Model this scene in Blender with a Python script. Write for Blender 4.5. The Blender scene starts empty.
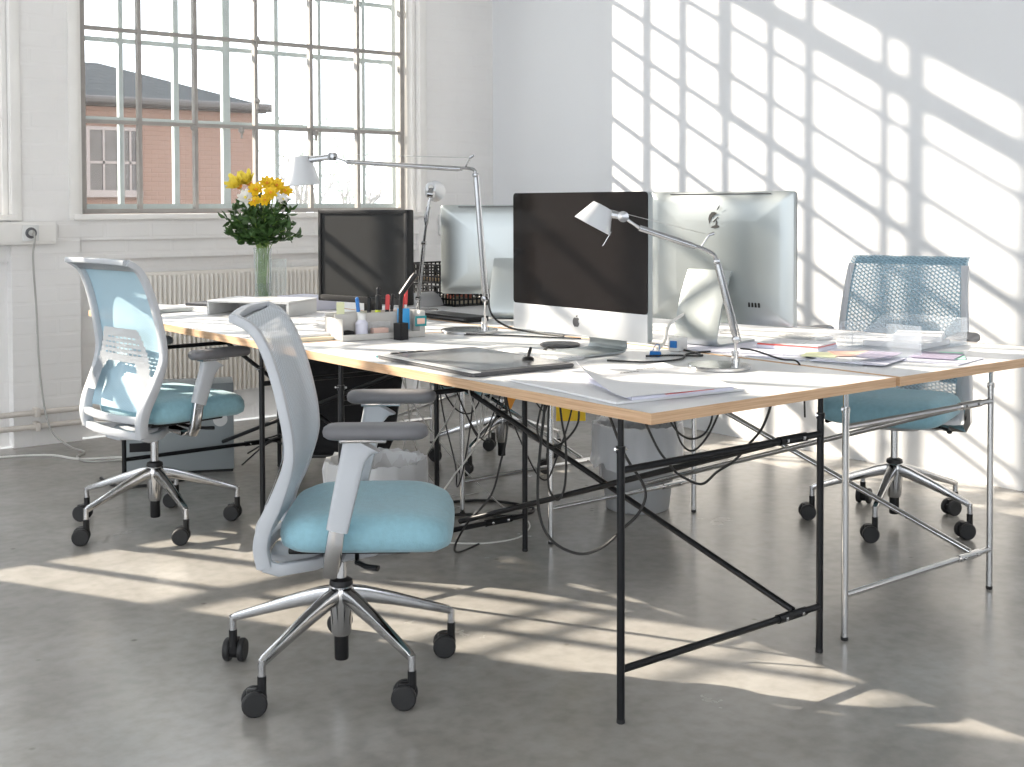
import bpy, bmesh, math, random
from mathutils import Vector, Matrix
random.seed(7)
PI = math.pi
scn = bpy.context.scene
col = scn.collection

# ---------------------------------------------------------------- materials
def pmat(name, color, rough=0.5, metal=0.0, spec=0.5, noise=None, bump=None, coat=0.0, sheen=0.0, trans=0.0):
    """noise=(scale, amount) colour variation; bump=(scale, strength)"""
    m = bpy.data.materials.new(name); m.use_nodes = True
    nt = m.node_tree; b = nt.nodes['Principled BSDF']
    b.inputs['Base Color'].default_value = (*color, 1)
    b.inputs['Roughness'].default_value = rough
    b.inputs['Metallic'].default_value = metal
    b.inputs['Specular IOR Level'].default_value = spec
    b.inputs['Coat Weight'].default_value = coat
    b.inputs['Sheen Weight'].default_value = sheen
    if noise or bump:
        tc = nt.nodes.new('ShaderNodeTexCoord')
    if noise:
        n = nt.nodes.new('ShaderNodeTexNoise'); n.inputs['Scale'].default_value = noise[0]; n.inputs['Detail'].default_value = 4
        nt.links.new(tc.outputs['Object'], n.inputs['Vector'])
        mr = nt.nodes.new('ShaderNodeMapRange')
        mr.inputs['From Min'].default_value = .25; mr.inputs['From Max'].default_value = .75
        mr.inputs['To Min'].default_value = 1-noise[1]; mr.inputs['To Max'].default_value = 1+noise[1]
        nt.links.new(n.outputs['Fac'], mr.inputs['Value'])
        mx = nt.nodes.new('ShaderNodeVectorMath'); mx.operation = 'SCALE'
        mx.inputs[0].default_value = color
        nt.links.new(mr.outputs['Result'], mx.inputs['Scale'])
        nt.links.new(mx.outputs['Vector'], b.inputs['Base Color'])
    if bump:
        n2 = nt.nodes.new('ShaderNodeTexNoise'); n2.inputs['Scale'].default_value = bump[0]; n2.inputs['Detail'].default_value = 3
        nt.links.new(tc.outputs['Object'], n2.inputs['Vector'])
        bp = nt.nodes.new('ShaderNodeBump'); bp.inputs['Strength'].default_value = bump[1]; bp.inputs['Distance'].default_value = .01
        nt.links.new(n2.outputs['Fac'], bp.inputs['Height'])
        nt.links.new(bp.outputs['Normal'], b.inputs['Normal'])
    return m

def clear_mat(name, color, opacity, rough=0.05, edge=.35):
    """clear glass / plastic: transparent with a reflective skin and a little body colour"""
    m = bpy.data.materials.new(name); m.use_nodes = True
    nt = m.node_tree; nt.nodes.clear()
    out = nt.nodes.new('ShaderNodeOutputMaterial')
    tr = nt.nodes.new('ShaderNodeBsdfTransparent')
    pb = nt.nodes.new('ShaderNodeBsdfPrincipled')
    pb.inputs['Base Color'].default_value = (*color, 1); pb.inputs['Roughness'].default_value = rough
    lw = nt.nodes.new('ShaderNodeLayerWeight')
    pw = nt.nodes.new('ShaderNodeMath'); pw.operation = 'POWER'; pw.inputs[1].default_value = 4
    nt.links.new(lw.outputs['Facing'], pw.inputs[0])
    mp = nt.nodes.new('ShaderNodeMath'); mp.operation = 'MULTIPLY_ADD'; mp.use_clamp = True
    mp.inputs[1].default_value = edge; mp.inputs[2].default_value = opacity
    nt.links.new(pw.outputs[0], mp.inputs[0])
    mx = nt.nodes.new('ShaderNodeMixShader')
    nt.links.new(mp.outputs[0], mx.inputs[0]); nt.links.new(tr.outputs[0], mx.inputs[1]); nt.links.new(pb.outputs[0], mx.inputs[2])
    nt.links.new(mx.outputs[0], out.inputs[0])
    return m

def mesh_fabric(name, color, hole, scale, rough=.6):
    """knitted mesh: real see-through cells in UV space, strands between them"""
    m = bpy.data.materials.new(name); m.use_nodes = True
    nt = m.node_tree; b = nt.nodes['Principled BSDF']; out = nt.nodes['Material Output']
    b.inputs['Base Color'].default_value = (*color, 1); b.inputs['Roughness'].default_value = rough
    uv = nt.nodes.new('ShaderNodeUVMap')
    mp = nt.nodes.new('ShaderNodeMapping'); mp.inputs['Rotation'].default_value = (0, 0, .7)
    mp.inputs['Scale'].default_value = (scale, scale, 1)
    br = nt.nodes.new('ShaderNodeTexBrick')
    br.inputs['Color1'].default_value = (1, 1, 1, 1); br.inputs['Color2'].default_value = (1, 1, 1, 1); br.inputs['Mortar'].default_value = (0, 0, 0, 1)
    br.inputs['Scale'].default_value = 1; br.inputs['Mortar Size'].default_value = .12; br.inputs['Brick Width'].default_value = 1.0; br.inputs['Row Height'].default_value = .7
    br.inputs['Mortar Smooth'].default_value = .1
    nt.links.new(uv.outputs[0], mp.inputs[0]); nt.links.new(mp.outputs[0], br.inputs['Vector'])
    ml = nt.nodes.new('ShaderNodeMath'); ml.operation = 'MULTIPLY'; ml.inputs[1].default_value = hole
    nt.links.new(br.outputs['Color'], ml.inputs[0])
    tr = nt.nodes.new('ShaderNodeBsdfTransparent'); mx = nt.nodes.new('ShaderNodeMixShader')
    nt.links.new(ml.outputs[0], mx.inputs[0]); nt.links.new(b.outputs[0], mx.inputs[1]); nt.links.new(tr.outputs[0], mx.inputs[2])
    nt.links.new(mx.outputs[0], out.inputs[0])
    return m

def brick_mat(name, color, sc, strength, mortar_dark=.97):
    m = pmat(name, color, .75, noise=(3, .035))
    nt = m.node_tree; b = nt.nodes['Principled BSDF']
    tc = nt.nodes.new('ShaderNodeTexCoord'); mp = nt.nodes.new('ShaderNodeMapping')
    mp.inputs['Rotation'].default_value = (PI/2, 0, 0)
    br = nt.nodes.new('ShaderNodeTexBrick'); br.inputs['Scale'].default_value = sc
    br.inputs['Color1'].default_value = (1, 1, 1, 1); br.inputs['Color2'].default_value = (.85, .85, .85, 1); br.inputs['Mortar'].default_value = (0, 0, 0, 1)
    br.inputs['Mortar Size'].default_value = .02; br.inputs['Mortar Smooth'].default_value = .5
    br.inputs['Brick Width'].default_value = .5; br.inputs['Row Height'].default_value = .16
    nz = nt.nodes.new('ShaderNodeTexNoise'); nz.inputs['Scale'].default_value = 14; nz.inputs['Detail'].default_value = 5
    ad = nt.nodes.new('ShaderNodeMath'); ad.operation = 'MULTIPLY_ADD'; ad.inputs[1].default_value = .35
    bp = nt.nodes.new('ShaderNodeBump'); bp.inputs['Strength'].default_value = strength; bp.inputs['Distance'].default_value = .012
    nt.links.new(tc.outputs['Object'], mp.inputs[0]); nt.links.new(mp.outputs[0], br.inputs['Vector'])
    nt.links.new(tc.outputs['Object'], nz.inputs['Vector'])
    nt.links.new(nz.outputs['Fac'], ad.inputs[0]); nt.links.new(br.outputs['Color'], ad.inputs[2])
    nt.links.new(ad.outputs[0], bp.inputs['Height']); nt.links.new(bp.outputs[0], b.inputs['Normal'])
    return m

def floor_mat():
    m = bpy.data.materials.new('polished_concrete'); m.use_nodes = True
    nt = m.node_tree; b = nt.nodes['Principled BSDF']
    tc = nt.nodes.new('ShaderNodeTexCoord')
    n1 = nt.nodes.new('ShaderNodeTexNoise'); n1.inputs['Scale'].default_value = 1.6; n1.inputs['Detail'].default_value = 7; n1.inputs['Roughness'].default_value = .62
    n2 = nt.nodes.new('ShaderNodeTexNoise'); n2.inputs['Scale'].default_value = 22; n2.inputs['Detail'].default_value = 4
    vo = nt.nodes.new('ShaderNodeTexVoronoi'); vo.inputs['Scale'].default_value = 5
    for n in (n1, n2, vo): nt.links.new(tc.outputs['Object'], n.inputs['Vector'])
    cr = nt.nodes.new('ShaderNodeValToRGB')
    e = cr.color_ramp.elements
    e[0].position = .3; e[0].color = (.27, .255, .232, 1)
    e[1].position = .7; e[1].color = (.40, .385, .36, 1)
    nt.links.new(n1.outputs['Fac'], cr.inputs[0])
    cr2 = nt.nodes.new('ShaderNodeValToRGB'); e = cr2.color_ramp.elements
    e[0].position = .3; e[0].color = (.86, .86, .86, 1); e[1].position = .6; e[1].color = (1, 1, 1, 1)
    nt.links.new(n2.outputs['Fac'], cr2.inputs[0])
    sp = nt.nodes.new('ShaderNodeValToRGB'); e = sp.color_ramp.elements       # small dark specks and pits
    e[0].position = .02; e[0].color = (.55, .54, .52, 1); e[1].position = .06; e[1].color = (1, 1, 1, 1)
    nt.links.new(vo.outputs['Distance'], sp.inputs[0])
    mx = nt.nodes.new('ShaderNodeMix'); mx.data_type = 'RGBA'; mx.blend_type = 'MULTIPLY'; mx.inputs['Factor'].default_value = 1
    nt.links.new(cr.outputs[0], mx.inputs['A']); nt.links.new(cr2.outputs[0], mx.inputs['B'])
    mx2 = nt.nodes.new('ShaderNodeMix'); mx2.data_type = 'RGBA'; mx2.blend_type = 'MULTIPLY'; mx2.inputs['Factor'].default_value = 1
    nt.links.new(mx.outputs['Result'], mx2.inputs['A']); nt.links.new(sp.outputs[0], mx2.inputs['B'])
    nt.links.new(mx2.outputs['Result'], b.inputs['Base Color'])
    rr = nt.nodes.new('ShaderNodeMapRange'); rr.inputs['To Min'].default_value = .14; rr.inputs['To Max'].default_value = .34
    nt.links.new(n1.outputs['Fac'], rr.inputs['Value']); nt.links.new(rr.outputs[0], b.inputs['Roughness'])
    b.inputs['Specular IOR Level'].default_value = .5
    return m

def wood_edge_mat():
    m = pmat('beech_edge', (.62, .40, .23), .5)
    nt = m.node_tree; b = nt.nodes['Principled BSDF']
    tc = nt.nodes.new('ShaderNodeTexCoord'); mp = nt.nodes.new('ShaderNodeMapping'); mp.inputs['Scale'].default_value = (2, 2, 90)
    n = nt.nodes.new('ShaderNodeTexNoise'); n.inputs['Scale'].default_value = 3; n.inputs['Detail'].default_value = 5
    cr = nt.nodes.new('ShaderNodeValToRGB'); e = cr.color_ramp.elements
    e[0].position = .3; e[0].color = (.50, .30, .17, 1); e[1].position = .7; e[1].color = (.70, .48, .30, 1)
    nt.links.new(tc.outputs['Object'], mp.inputs[0]); nt.links.new(mp.outputs[0], n.inputs['Vector'])
    nt.links.new(n.outputs['Fac'], cr.inputs[0]); nt.links.new(cr.outputs[0], b.inputs['Base Color'])
    return m

M = dict(
    floor=floor_mat(),
    brick=brick_mat('white_painted_brick', (.80, .785, .77), 2.0, .22),
    plaster=pmat('white_plaster', (.71, .72, .735), .8, noise=(1.5, .02), bump=(40, .05)),
    ceiling=pmat('ceiling_paint', (.82, .82, .81), .85, noise=(2, .02)),
    paint=pmat('white_gloss_paint', (.82, .80, .77), .45, noise=(9, .03), bump=(25, .08)),
    steel_frame=pmat('grey_painted_steel', (.33, .31, .29), .5, noise=(20, .1)),
    outer_frame=pmat('pale_painted_steel', (.42, .475, .48), .5, noise=(20, .05)),
    glass=clear_mat('window_glass', (.9, .95, .95), .02, .03, .3),
    radiator=pmat('radiator_enamel', (.80, .76, .70), .4, noise=(4, .02)),
    pipe=pmat('painted_pipe', (.66, .61, .56), .5, noise=(8, .08)),
    white_top=pmat('white_laminate', (.66, .665, .67), .33, noise=(6, .015)),
    wood=wood_edge_mat(),
    black_steel=pmat('black_lacquered_steel', (.007, .0075, .009), .3, spec=.3, noise=(30, .1)),
    chrome=pmat('chrome', (.62, .62, .62), .12, 1.0, noise=(6, .02)),
    alu=pmat('polished_aluminium', (.54, .54, .545), .16, 1.0, noise=(10, .03)),
    alu_matt=pmat('brushed_aluminium', (.44, .475, .48), .36, .7, noise=(3, .02)),
    alu_white=pmat('light_aluminium', (.56, .57, .58), .35, .25, noise=(3, .01)),
    glass_black=pmat('black_screen_glass', (.010, .008, .0075), .06, spec=.28, noise=(2, .1)),
    screen_matt=pmat('matt_dark_screen', (.022, .0225, .023), .45, spec=.14, noise=(2, .03)),
    black_plastic=pmat('black_plastic', (.012, .012, .013), .38, spec=.3, noise=(20, .1)),
    dark_plastic=pmat('dark_grey_plastic', (.075, .075, .08), .5, noise=(20, .05)),
    arm_pad=pmat('grey_armrest_foam', (.15, .15, .16), .55, noise=(30, .05)),
    grey_plastic=pmat('pale_grey_plastic', (.50, .52, .55), .45, noise=(12, .015)),
    white_plastic=pmat('white_plastic', (.70, .70, .69), .4, noise=(12, .01)),
    seat=pmat('aqua_wool_fabric', (.26, .47, .55), .9, noise=(60, .08), bump=(260, .25), sheen=.3),
    rubber=pmat('black_rubber', (.015, .015, .016), .6, noise=(30, .1)),
    paper=pmat('white_paper', (.74, .74, .75), .7, noise=(8, .01)),
    lilac_paper=pmat('lilac_paper', (.66, .66, .76), .7, noise=(8, .03)),
    red_paper=pmat('red_print', (.70, .10, .08), .6, noise=(30, .1)),
    cream=pmat('cream_card', (.72, .64, .48), .7, noise=(8, .03)),
    ink=pmat('dark_print', (.03, .03, .03), .6, noise=(30, .1)),
    lamp_white=pmat('satin_lamp_aluminium', (.62, .635, .66), .38, .3, noise=(10, .02)),
    lamp_arm=pmat('lamp_arm_aluminium', (.36, .365, .375), .25, 1.0, noise=(10, .03)),
    lamp_inner=pmat('white_enamel', (.85, .84, .82), .5, noise=(10, .01)),
    cable_black=pmat('black_cable', (.012, .012, .012), .5, noise=(10, .1)),
    cable_grey=pmat('grey_cable', (.42, .41, .39), .5, noise=(10, .05)),
    cable_white=pmat('white_cable', (.72, .71, .68), .5, noise=(10, .02)),
    tower=pmat('grey_painted_metal', (.30, .33, .34), .5, .1, noise=(5, .04)),
    bin=pmat('grey_bin_plastic', (.42, .43, .44), .5, noise=(8, .03)),
    liner=clear_mat('thin_plastic_liner', (.85, .87, .9), .42, .25, .5),
    clear=clear_mat('clear_acrylic', (.80, .86, .93), .10, .08, .35),
    vase=clear_mat('clear_vase_glass', (.70, .80, .80), .10, .03, .6),
    yellow=pmat('yellow_petals', (.85, .55, .015), .6, noise=(60, .18)),
    pale_yellow=pmat('pale_yellow_petals', (.88, .72, .10), .6, noise=(60, .15)),
    white_petal=pmat('white_petals', (.82, .80, .76), .6, noise=(60, .06)),
    leaf=pmat('green_leaves', (.045, .10, .025), .5, noise=(40, .4)),
    stem=pmat('green_stems', (.16, .26, .05), .5, noise=(40, .2)),
    blue=pmat('blue_plastic', (.02, .17, .50), .4, noise=(20, .1)),
    cyan=pmat('bright_blue_packet', (.03, .33, .70), .4, noise=(20, .1)),
    teal=pmat('teal_card', (.02, .26, .28), .5, noise=(20, .1)),
    red=pmat('red_plastic', (.62, .05, .05), .4, noise=(20, .1)),
    pink=pmat('salmon_cloth', (.62, .22, .17), .8, noise=(40, .2)),
    green=pmat('green_plastic', (.02, .25, .05), .4, noise=(20, .1)),
    lime=pmat('neon_marker', (.65, .75, .05), .4, noise=(20, .05)),
    organizer=pmat('warm_grey_plastic', (.52, .50, .47), .45, noise=(12, .02)),
    sticky=pmat('pale_yellow_note', (.76, .78, .50), .7, noise=(8, .03)),
    orange=pmat('orange_paper', (.75, .30, .04), .7, noise=(14, .12)),
    yellow_bag=pmat('yellow_paper', (.90, .60, .03), .7, noise=(14, .06)),
    tan=pmat('tan_cardboard', (.50, .36, .22), .8, noise=(14, .08)),
    mint=pmat('mint_print', (.40, .74, .56), .7, noise=(14, .05)),
    mauve=pmat('mauve_print', (.34, .30, .40), .7, noise=(14, .15)),
    peach=pmat('peach_print', (.80, .52, .42), .7, noise=(14, .1)),
    black_cloth=pmat('black_cloth', (.012, .012, .014), .9, noise=(20, .2), bump=(60, .3)),
    roof_slate=None, facade=None,
    haze_ground=pmat('pale_yard_paving', (.30, .30, .29), .8, noise=(2, .05)),
    house_trim=pmat('pale_house_trim', (.24, .21, .205), .6, noise=(6, .04)),
    house_pane=pmat('dark_house_panes', (.07, .065, .07), .15, noise=(3, .3)),
    gutter=pmat('zinc_gutter', (.06, .052, .05), .5, noise=(8, .1)),
    shrub=pmat('pale_winter_foliage', (.40, .44, .38), .8, noise=(12, .2)),
    bark=pmat('grey_bark', (.42, .41, .40), .9, noise=(12, .2)),
    mesh_front=mesh_fabric('pale_grey_mesh', (.60, .65, .70), .28, 95),
    mesh_left=mesh_fabric('pale_blue_mesh', (.40, .57, .66), .10, 110),
    mesh_right=mesh_fabric('slate_blue_mesh', (.24, .38, .47), .42, 55),
)
M['facade'] = brick_mat('weathered_brick', (.20, .125, .098), 3.0, .5)
M['roof_slate'] = brick_mat('blue_grey_slate', (.009, .014, .020), 2.2, .9)

M['roof_slate'].node_tree.nodes['Principled BSDF'].inputs['Specular IOR Level'].default_value = .15

# ---------------------------------------------------------------- mesh helpers
def NB(): return bmesh.new()

def obj(name, bm, m, parent=None, smooth=True, angle=35):
    me = bpy.data.meshes.new(name)
    bmesh.ops.recalc_face_normals(bm, faces=bm.faces[:])
    bm.to_mesh(me); bm.free()
    o = bpy.data.objects.new(name, me); col.objects.link(o)
    ms = m if isinstance(m, (list, tuple)) else [m]
    for x in ms: me.materials.append(x)
    if smooth:
        for p in me.polygons: p.use_smooth = True
        me.set_sharp_from_angle(angle=math.radians(angle))
    if parent: o.parent = parent
    return o

def thing(name, label, cat, loc=(0, 0, 0), rotz=0, group=None):
    o = bpy.data.objects.new(name, None); col.objects.link(o)
    o.empty_display_size = .05
    o.location = loc; o.rotation_euler = (0, 0, rotz)
    o['label'] = label; o['category'] = cat
    if group: o['group'] = group
    return o

def tag(o, label, cat, group=None, kind=None, loc=None, rotz=None):
    o['label'] = label; o['category'] = cat
    if group: o['group'] = group
    if kind: o['kind'] = kind
    if loc: o.location = loc
    if rotz is not None: o.rotation_euler = (0, 0, rotz)
    return o

def struct(name, bm, m, parent=None, smooth=False):
    o = obj(name, bm, m, parent, smooth)
    if not parent: o['kind'] = 'structure'
    return o

def add(bm, tmp, mtx=None, mi=0):
    """merge tmp bmesh into bm"""
    if mtx: bmesh.ops.transform(tmp, matrix=mtx, verts=tmp.verts[:])
    vs = [bm.verts.new(v.co) for v in tmp.verts]
    tmp.verts.index_update()
    for f in tmp.faces:
        try:
            nf = bm.faces.new([vs[v.index] for v in f.verts]); nf.material_index = mi
        except ValueError: pass
    tmp.free()

def box(bm, x0, x1, y0, y1, z0, z1, bev=0, seg=2, mtx=None, mi=0):
    t = bmesh.new()
    bmesh.ops.create_cube(t, size=1)
    for v in t.verts:
        v.co = Vector((x0+(v.co.x+.5)*(x1-x0), y0+(v.co.y+.5)*(y1-y0), z0+(v.co.z+.5)*(z1-z0)))
    if bev: bmesh.ops.bevel(t, geom=t.edges[:], offset=bev, segments=seg, affect='EDGES', profile=.6)
    add(bm, t, mtx, mi)

def frames(path, up=None):
    P = [Vector(p) for p in path]; n = len(P); T = []
    for i in range(n):
        a = P[max(i-1, 0)]; b = P[min(i+1, n-1)]
        t = (b-a); t = t.normalized() if t.length > 1e-9 else Vector((0, 0, 1)); T.append(t)
    N = []
    if up is not None:
        u = Vector(up)
        for t in T:
            s = t.cross(u)
            if s.length < 1e-4: s = t.orthogonal()
            N.append(s.normalized())
    else:
        nrm = T[0].orthogonal().normalized(); N.append(nrm)
        for i in range(1, n):
            q = T[i-1].rotation_difference(T[i]); nrm = (q @ nrm); nrm = (nrm - T[i]*nrm.dot(T[i])).normalized(); N.append(nrm)
    return P, T, N

def sweep(bm, path, ra, rb=None, seg=10, up=None, caps=True, closed=False, sq=False, mi=0):
    """elliptical (or squarish) tube; ra is the radius across (tangent x up), rb along up"""
    P, T, N = frames(path, up)
    n = len(P)
    if closed:
        for i in range(n):
            t = (P[(i+1) % n]-P[i-1]).normalized(); T[i] = t
            s = t.cross(Vector(up)) if up is not None else None
            if s is not None: N[i] = s.normalized()
    g = lambda r, i: r[i] if isinstance(r, (list, tuple)) else r
    rings = []
    for i in range(n):
        B = T[i].cross(N[i]).normalized()
        a = g(ra, i); b = g(rb, i) if rb is not None else a
        ring = []
        for k in range(seg):
            th = 2*PI*(k+.5)/seg
            c, s = math.cos(th), math.sin(th)
            if sq:
                e = .45; c = math.copysign(abs(c)**e, c); s = math.copysign(abs(s)**e, s)
            ring.append(bm.verts.new(P[i]+N[i]*(a*c)+B*(b*s)))
        rings.append(ring)
    rng = n if closed else n-1
    for i in range(rng):
        r0, r1 = rings[i], rings[(i+1) % n]
        for k in range(seg):
            f = bm.faces.new((r0[k], r0[(k+1) % seg], r1[(k+1) % seg], r1[k])); f.material_index = mi
    if caps and not closed:
        bm.faces.new(rings[0][::-1]).material_index = mi; bm.faces.new(rings[-1]).material_index = mi

def smooth_path(pts, n=6, closed=False):
    """Catmull-Rom"""
    P = [Vector(p) for p in pts]; out = []
    m = len(P); rng = m if closed else m-1
    for i in range(rng):
        if closed: p0, p1, p2, p3 = P[i-1], P[i], P[(i+1) % m], P[(i+2) % m]
        else: p0, p1, p2, p3 = P[max(i-1, 0)], P[i], P[i+1], P[min(i+2, m-1)]
        for k in range(n):
            t = k/n
            out.append(.5*((2*p1)+(p2-p0)*t+(2*p0-5*p1+4*p2-p3)*t*t+(3*p1-p0-3*p2+p3)*t**3))
    if not closed: out.append(P[-1].copy())
    return out

def lathe(bm, prof, seg=24, mtx=None, caps=True, mi=0):
    """prof: list of (r, z)"""
    t = bmesh.new(); rings = []
    for r, z in prof:
        rings.append([t.verts.new((r*math.cos(2*PI*k/seg), r*math.sin(2*PI*k/seg), z)) for k in range(seg)])
    for a, b in zip(rings, rings[1:]):
        for k in range(seg): t.faces.new((a[k], a[(k+1) % seg], b[(k+1) % seg], b[k]))
    if caps:
        t.faces.new(rings[0][::-1]); t.faces.new(rings[-1])
    add(bm, t, mtx, mi)

def axis_mtx(p, d):
    """matrix putting local z along d at p"""
    d = Vector(d).normalized()
    return Matrix.Translation(Vector(p)) @ d.to_track_quat('Z', 'Y').to_matrix().to_4x4()

def prism(bm, poly, z0, z1, mtx=None, bev=0, mi=0):
    t = bmesh.new()
    a = [t.verts.new((x, y, z0)) for x, y in poly]; b = [t.verts.new((x, y, z1)) for x, y in poly]
    t.faces.new(a[::-1]); t.faces.new(b)
    n = len(poly)
    for i in range(n): t.faces.new((a[i], a[(i+1) % n], b[(i+1) % n], b[i]))
    if bev: bmesh.ops.bevel(t, geom=[e for e in t.edges if abs(e.verts[0].co.z-e.verts[1].co.z) < 1e-9], offset=bev, segments=2, affect='EDGES')
    add(bm, t, mtx, mi)

def rod(bm, a, b, r, seg=10, r2=None, mi=0):
    sweep(bm, [a, b], [r, r if r2 is None else r2], seg=seg, mi=mi)

def rect_pts(cx, cy, w, d, r, n=5):
    out = []
    for sx, sy, a0 in ((1, 1, 0), (-1, 1, PI/2), (-1, -1, PI), (1, -1, 3*PI/2)):
        for k in range(n+1):
            a = a0+PI/2*k/n
            out.append((cx+sx*(w/2-r)+r*math.cos(a), cy+sy*(d/2-r)+r*math.sin(a)))
    return out

# ---------------------------------------------------------------- the room
YW, XR, HC = 6.39, 4.915, 4.35            # inner faces of the window wall and right wall, ceiling
bm = NB(); box(bm, -7, XR+.3, -3.5, YW+.02, -.12, 0); struct('floor', bm, M['floor'])
bm = NB(); box(bm, -7, XR+.3, -3.5, YW+.36, HC, HC+.2); struct('ceiling', bm, M['ceiling'])
bm = NB(); box(bm, XR, XR+.3, -3.5, YW+.36, -.12, HC); struct('wall_right', bm, M['plaster'])
bm = NB()                                     # unseen rear wall behind the camera, wide opening added to let fill light in
box(bm, -7, XR+.3, -3.8, -3.5, -.12, .8); box(bm, -7, XR+.3, -3.8, -3.5, 3.3, HC); box(bm, -7, -4.8, -3.8, -3.5, .8, 3.3); box(bm, 3.2, XR+.3, -3.8, -3.5, .8, 3.3)
struct('wall_front', bm, M['plaster'])
OP = [(-.19, 1.90), (2.24, 4.340)]         # the two window openings
Z0, Z1 = 1.165, 3.82
YO = YW+.36
bm = NB()
box(bm, -7, OP[0][0], YW, YO, 0, HC)
box(bm, OP[0][1], OP[1][0], YW, YO, 0, HC)
box(bm, OP[1][1], XR, YW, YO, 0, HC)
for a, b in OP:
    box(bm, a, b, YW, YO, Z1, HC)
    box(bm, a, b, YW+.075, YO, 0, .93)      # niche behind the radiator
    box(bm, a, b, YW+.03, YO, .93, 1.03)
    box(bm, a, b, YW+.008, YO, 1.03, Z0-.012)
struct('wall_back', bm, M['brick'])
for n, (a, b) in enumerate(OP):             # reveal lining and sill board
    bm = NB()
    box(bm, a-.03, b+.03, YW-.018, YW+.10, Z0-.03, Z0, .004)
    box(bm, a+.001, a+.028, YW+.03, YW+.13, Z0, Z1, .003)
    box(bm, b-.028, b-.001, YW+.03, YW+.13, Z0, Z1, .003)
    box(bm, a-.05, a-.002, YW-.012, YW+.002, Z0-.03, Z1, .003)
    box(bm, b+.002, b+.05, YW-.012, YW+.002, Z0-.03, Z1, .003)
    struct('trim_%d' % (n+1), bm, M['paint'], smooth=True)

XI = [2.2987, 2.6063, 2.925, 3.2905, 3.6457, 3.9658, 4.2803]
XO = [2.2987, 2.540, 2.852, 3.152, 3.468, 3.753, 4.060, 4.2803]
def make_window(n, dx):
    w = bpy.data.objects.new('window_%d' % n, None); col.objects.link(w); w['kind'] = 'structure'
    w.location = (dx, 0, Z0)
    bm = NB(); y = 6.50
    zt = Z1-Z0-.004
    for i, x in enumerate(XI):
        hw = .014 if i in (0, 6) else .010
        box(bm, x-hw, x+hw, y-.018, y+.018, .002, zt)
    for z in (1.6507, 2.138, 2.645, 3.055):
        hz = .010
        box(bm, XI[0], XI[-1], y-.016, y+.016, z-Z0-hz, z-Z0+hz)
    box(bm, XI[0], XI[-1], y-.025, y+.025, 3.445-Z0, 3.535-Z0)
    for z in (Z0+.014, Z1-.02):
        box(bm, XI[0], XI[-1], y-.0205, y+.0205, z-Z0-.012, z-Z0+.012)
    obj('inner_frame', bm, M['steel_frame'], w, smooth=False)
    bm = NB(); y = 6.595
    for i, x in enumerate(XO):
        hw = (.016, .012, .015, .022, .013, .010, .011, .014)[i]
        box(bm, x-hw, x+hw, y-.018, y+.018, .002, zt)
    for z, hz in ((1.668, .015), (2.094, .011), (2.44, .010), (2.895, .010), (3.36, .010)):
        box(bm, XO[0], XO[-1], y-.016, y+.016, z-Z0-hz, z-Z0+hz)
    box(bm, XO[0], XO[-1], y-.025, y+.025, 3.50-Z0, 3.56-Z0)
    box(bm, XO[0], 3.753, y-.018, y+.018, 2.878-Z0, 2.918-Z0); box(bm, 3.735, 3.776, y-.018, y+.018, 2.878-Z0, 3.5-Z0)     # opening sash of the outer window
    for z in (Z0+.03, Z1-.02):
        box(bm, XO[0], XO[-1], y-.0215, y+.0215, z-Z0-.022, z-Z0+.022)
    obj('outer_frame', bm, M['outer_frame'], w, smooth=False)
    for y in (6.502, 6.597):
        bm = NB(); box(bm, XI[0], XI[-1], y-.002, y+.002, .01, zt-.01)
        obj('glass', bm, M['glass'], w, smooth=False)
    for x, z in ((XI[3], 1.80), (XI[3], 2.15), (XI[2]-.02, 1.63), (XI[4]+.02, 1.63), (XI[3]-.1, 1.63)):   # latches of the opening sash
        bm = NB()
        lathe(bm, [(.004, 0), (.016, .003), (.019, .012), (.012, .022), (.004, .024)], 12, axis_mtx((x, 6.482, z-Z0), (0, -1, 0)))
        box(bm, x-.006, x+.006, 6.464, 6.472, z-Z0-.045, z-Z0+.006, .002)
        obj('latch', bm, M['steel_frame'], w)
make_window(1, -2.43); make_window(2, 0)

# ---------------------------------------------------------------- fittings on the window wall
t = thing('radiator', 'long cream ribbed panel radiator under the window', 'radiator', (3.35, YW+.075, .16))
X0, X1 = 2.55-3.35, 4.22-3.35
bm = NB()
pts = []; n = 249
for i in range(n):                             # the pressed, ribbed front sheet
    x = X0+(X1-X0)*i/(n-1); ph = i % 4
    pts.append((x, -.088 if ph in (1, 2) else -.071))
a = [bm.verts.new((x, y, .02)) for x, y in pts]; a2 = [bm.verts.new((x, y, .04)) for x, y in pts]
b2 = [bm.verts.new((x, y, .655)) for x, y in pts]; b = [bm.verts.new((x, -.074, .68)) for x, y in pts]
for r0, r1 in ((a, a2), (a2, b2), (b2, b)):
    for i in range(n-1): bm.faces.new((r0[i], r0[i+1], r1[i+1], r1[i]))
obj('front_panel', bm, M['radiator'], t, angle=60)
bm = NB(); box(bm, X0, X1, -.070, -.022, .02, .68, .006); obj('body', bm, M['radiator'], t)
bm = NB()
for i in range(40):
    x = X0+.02+(X1-X0-.04)*i/39; box(bm, x-.004, x+.004, -.068, -.02, .675, .688)
box(bm, X0, X1, -.076, -.066, .672, .692, .003); box(bm, X0, X1, -.028, -.02, .672, .692, .003)
obj('top_grille', bm, M['radiator'], t, smooth=False)
for x in (X0+.12, X1-.12):
    bm = NB(); box(bm, x-.02, x+.02, -.03, .0, .1, .62, .003); obj('bracket', bm, M['radiator'], t)
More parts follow.
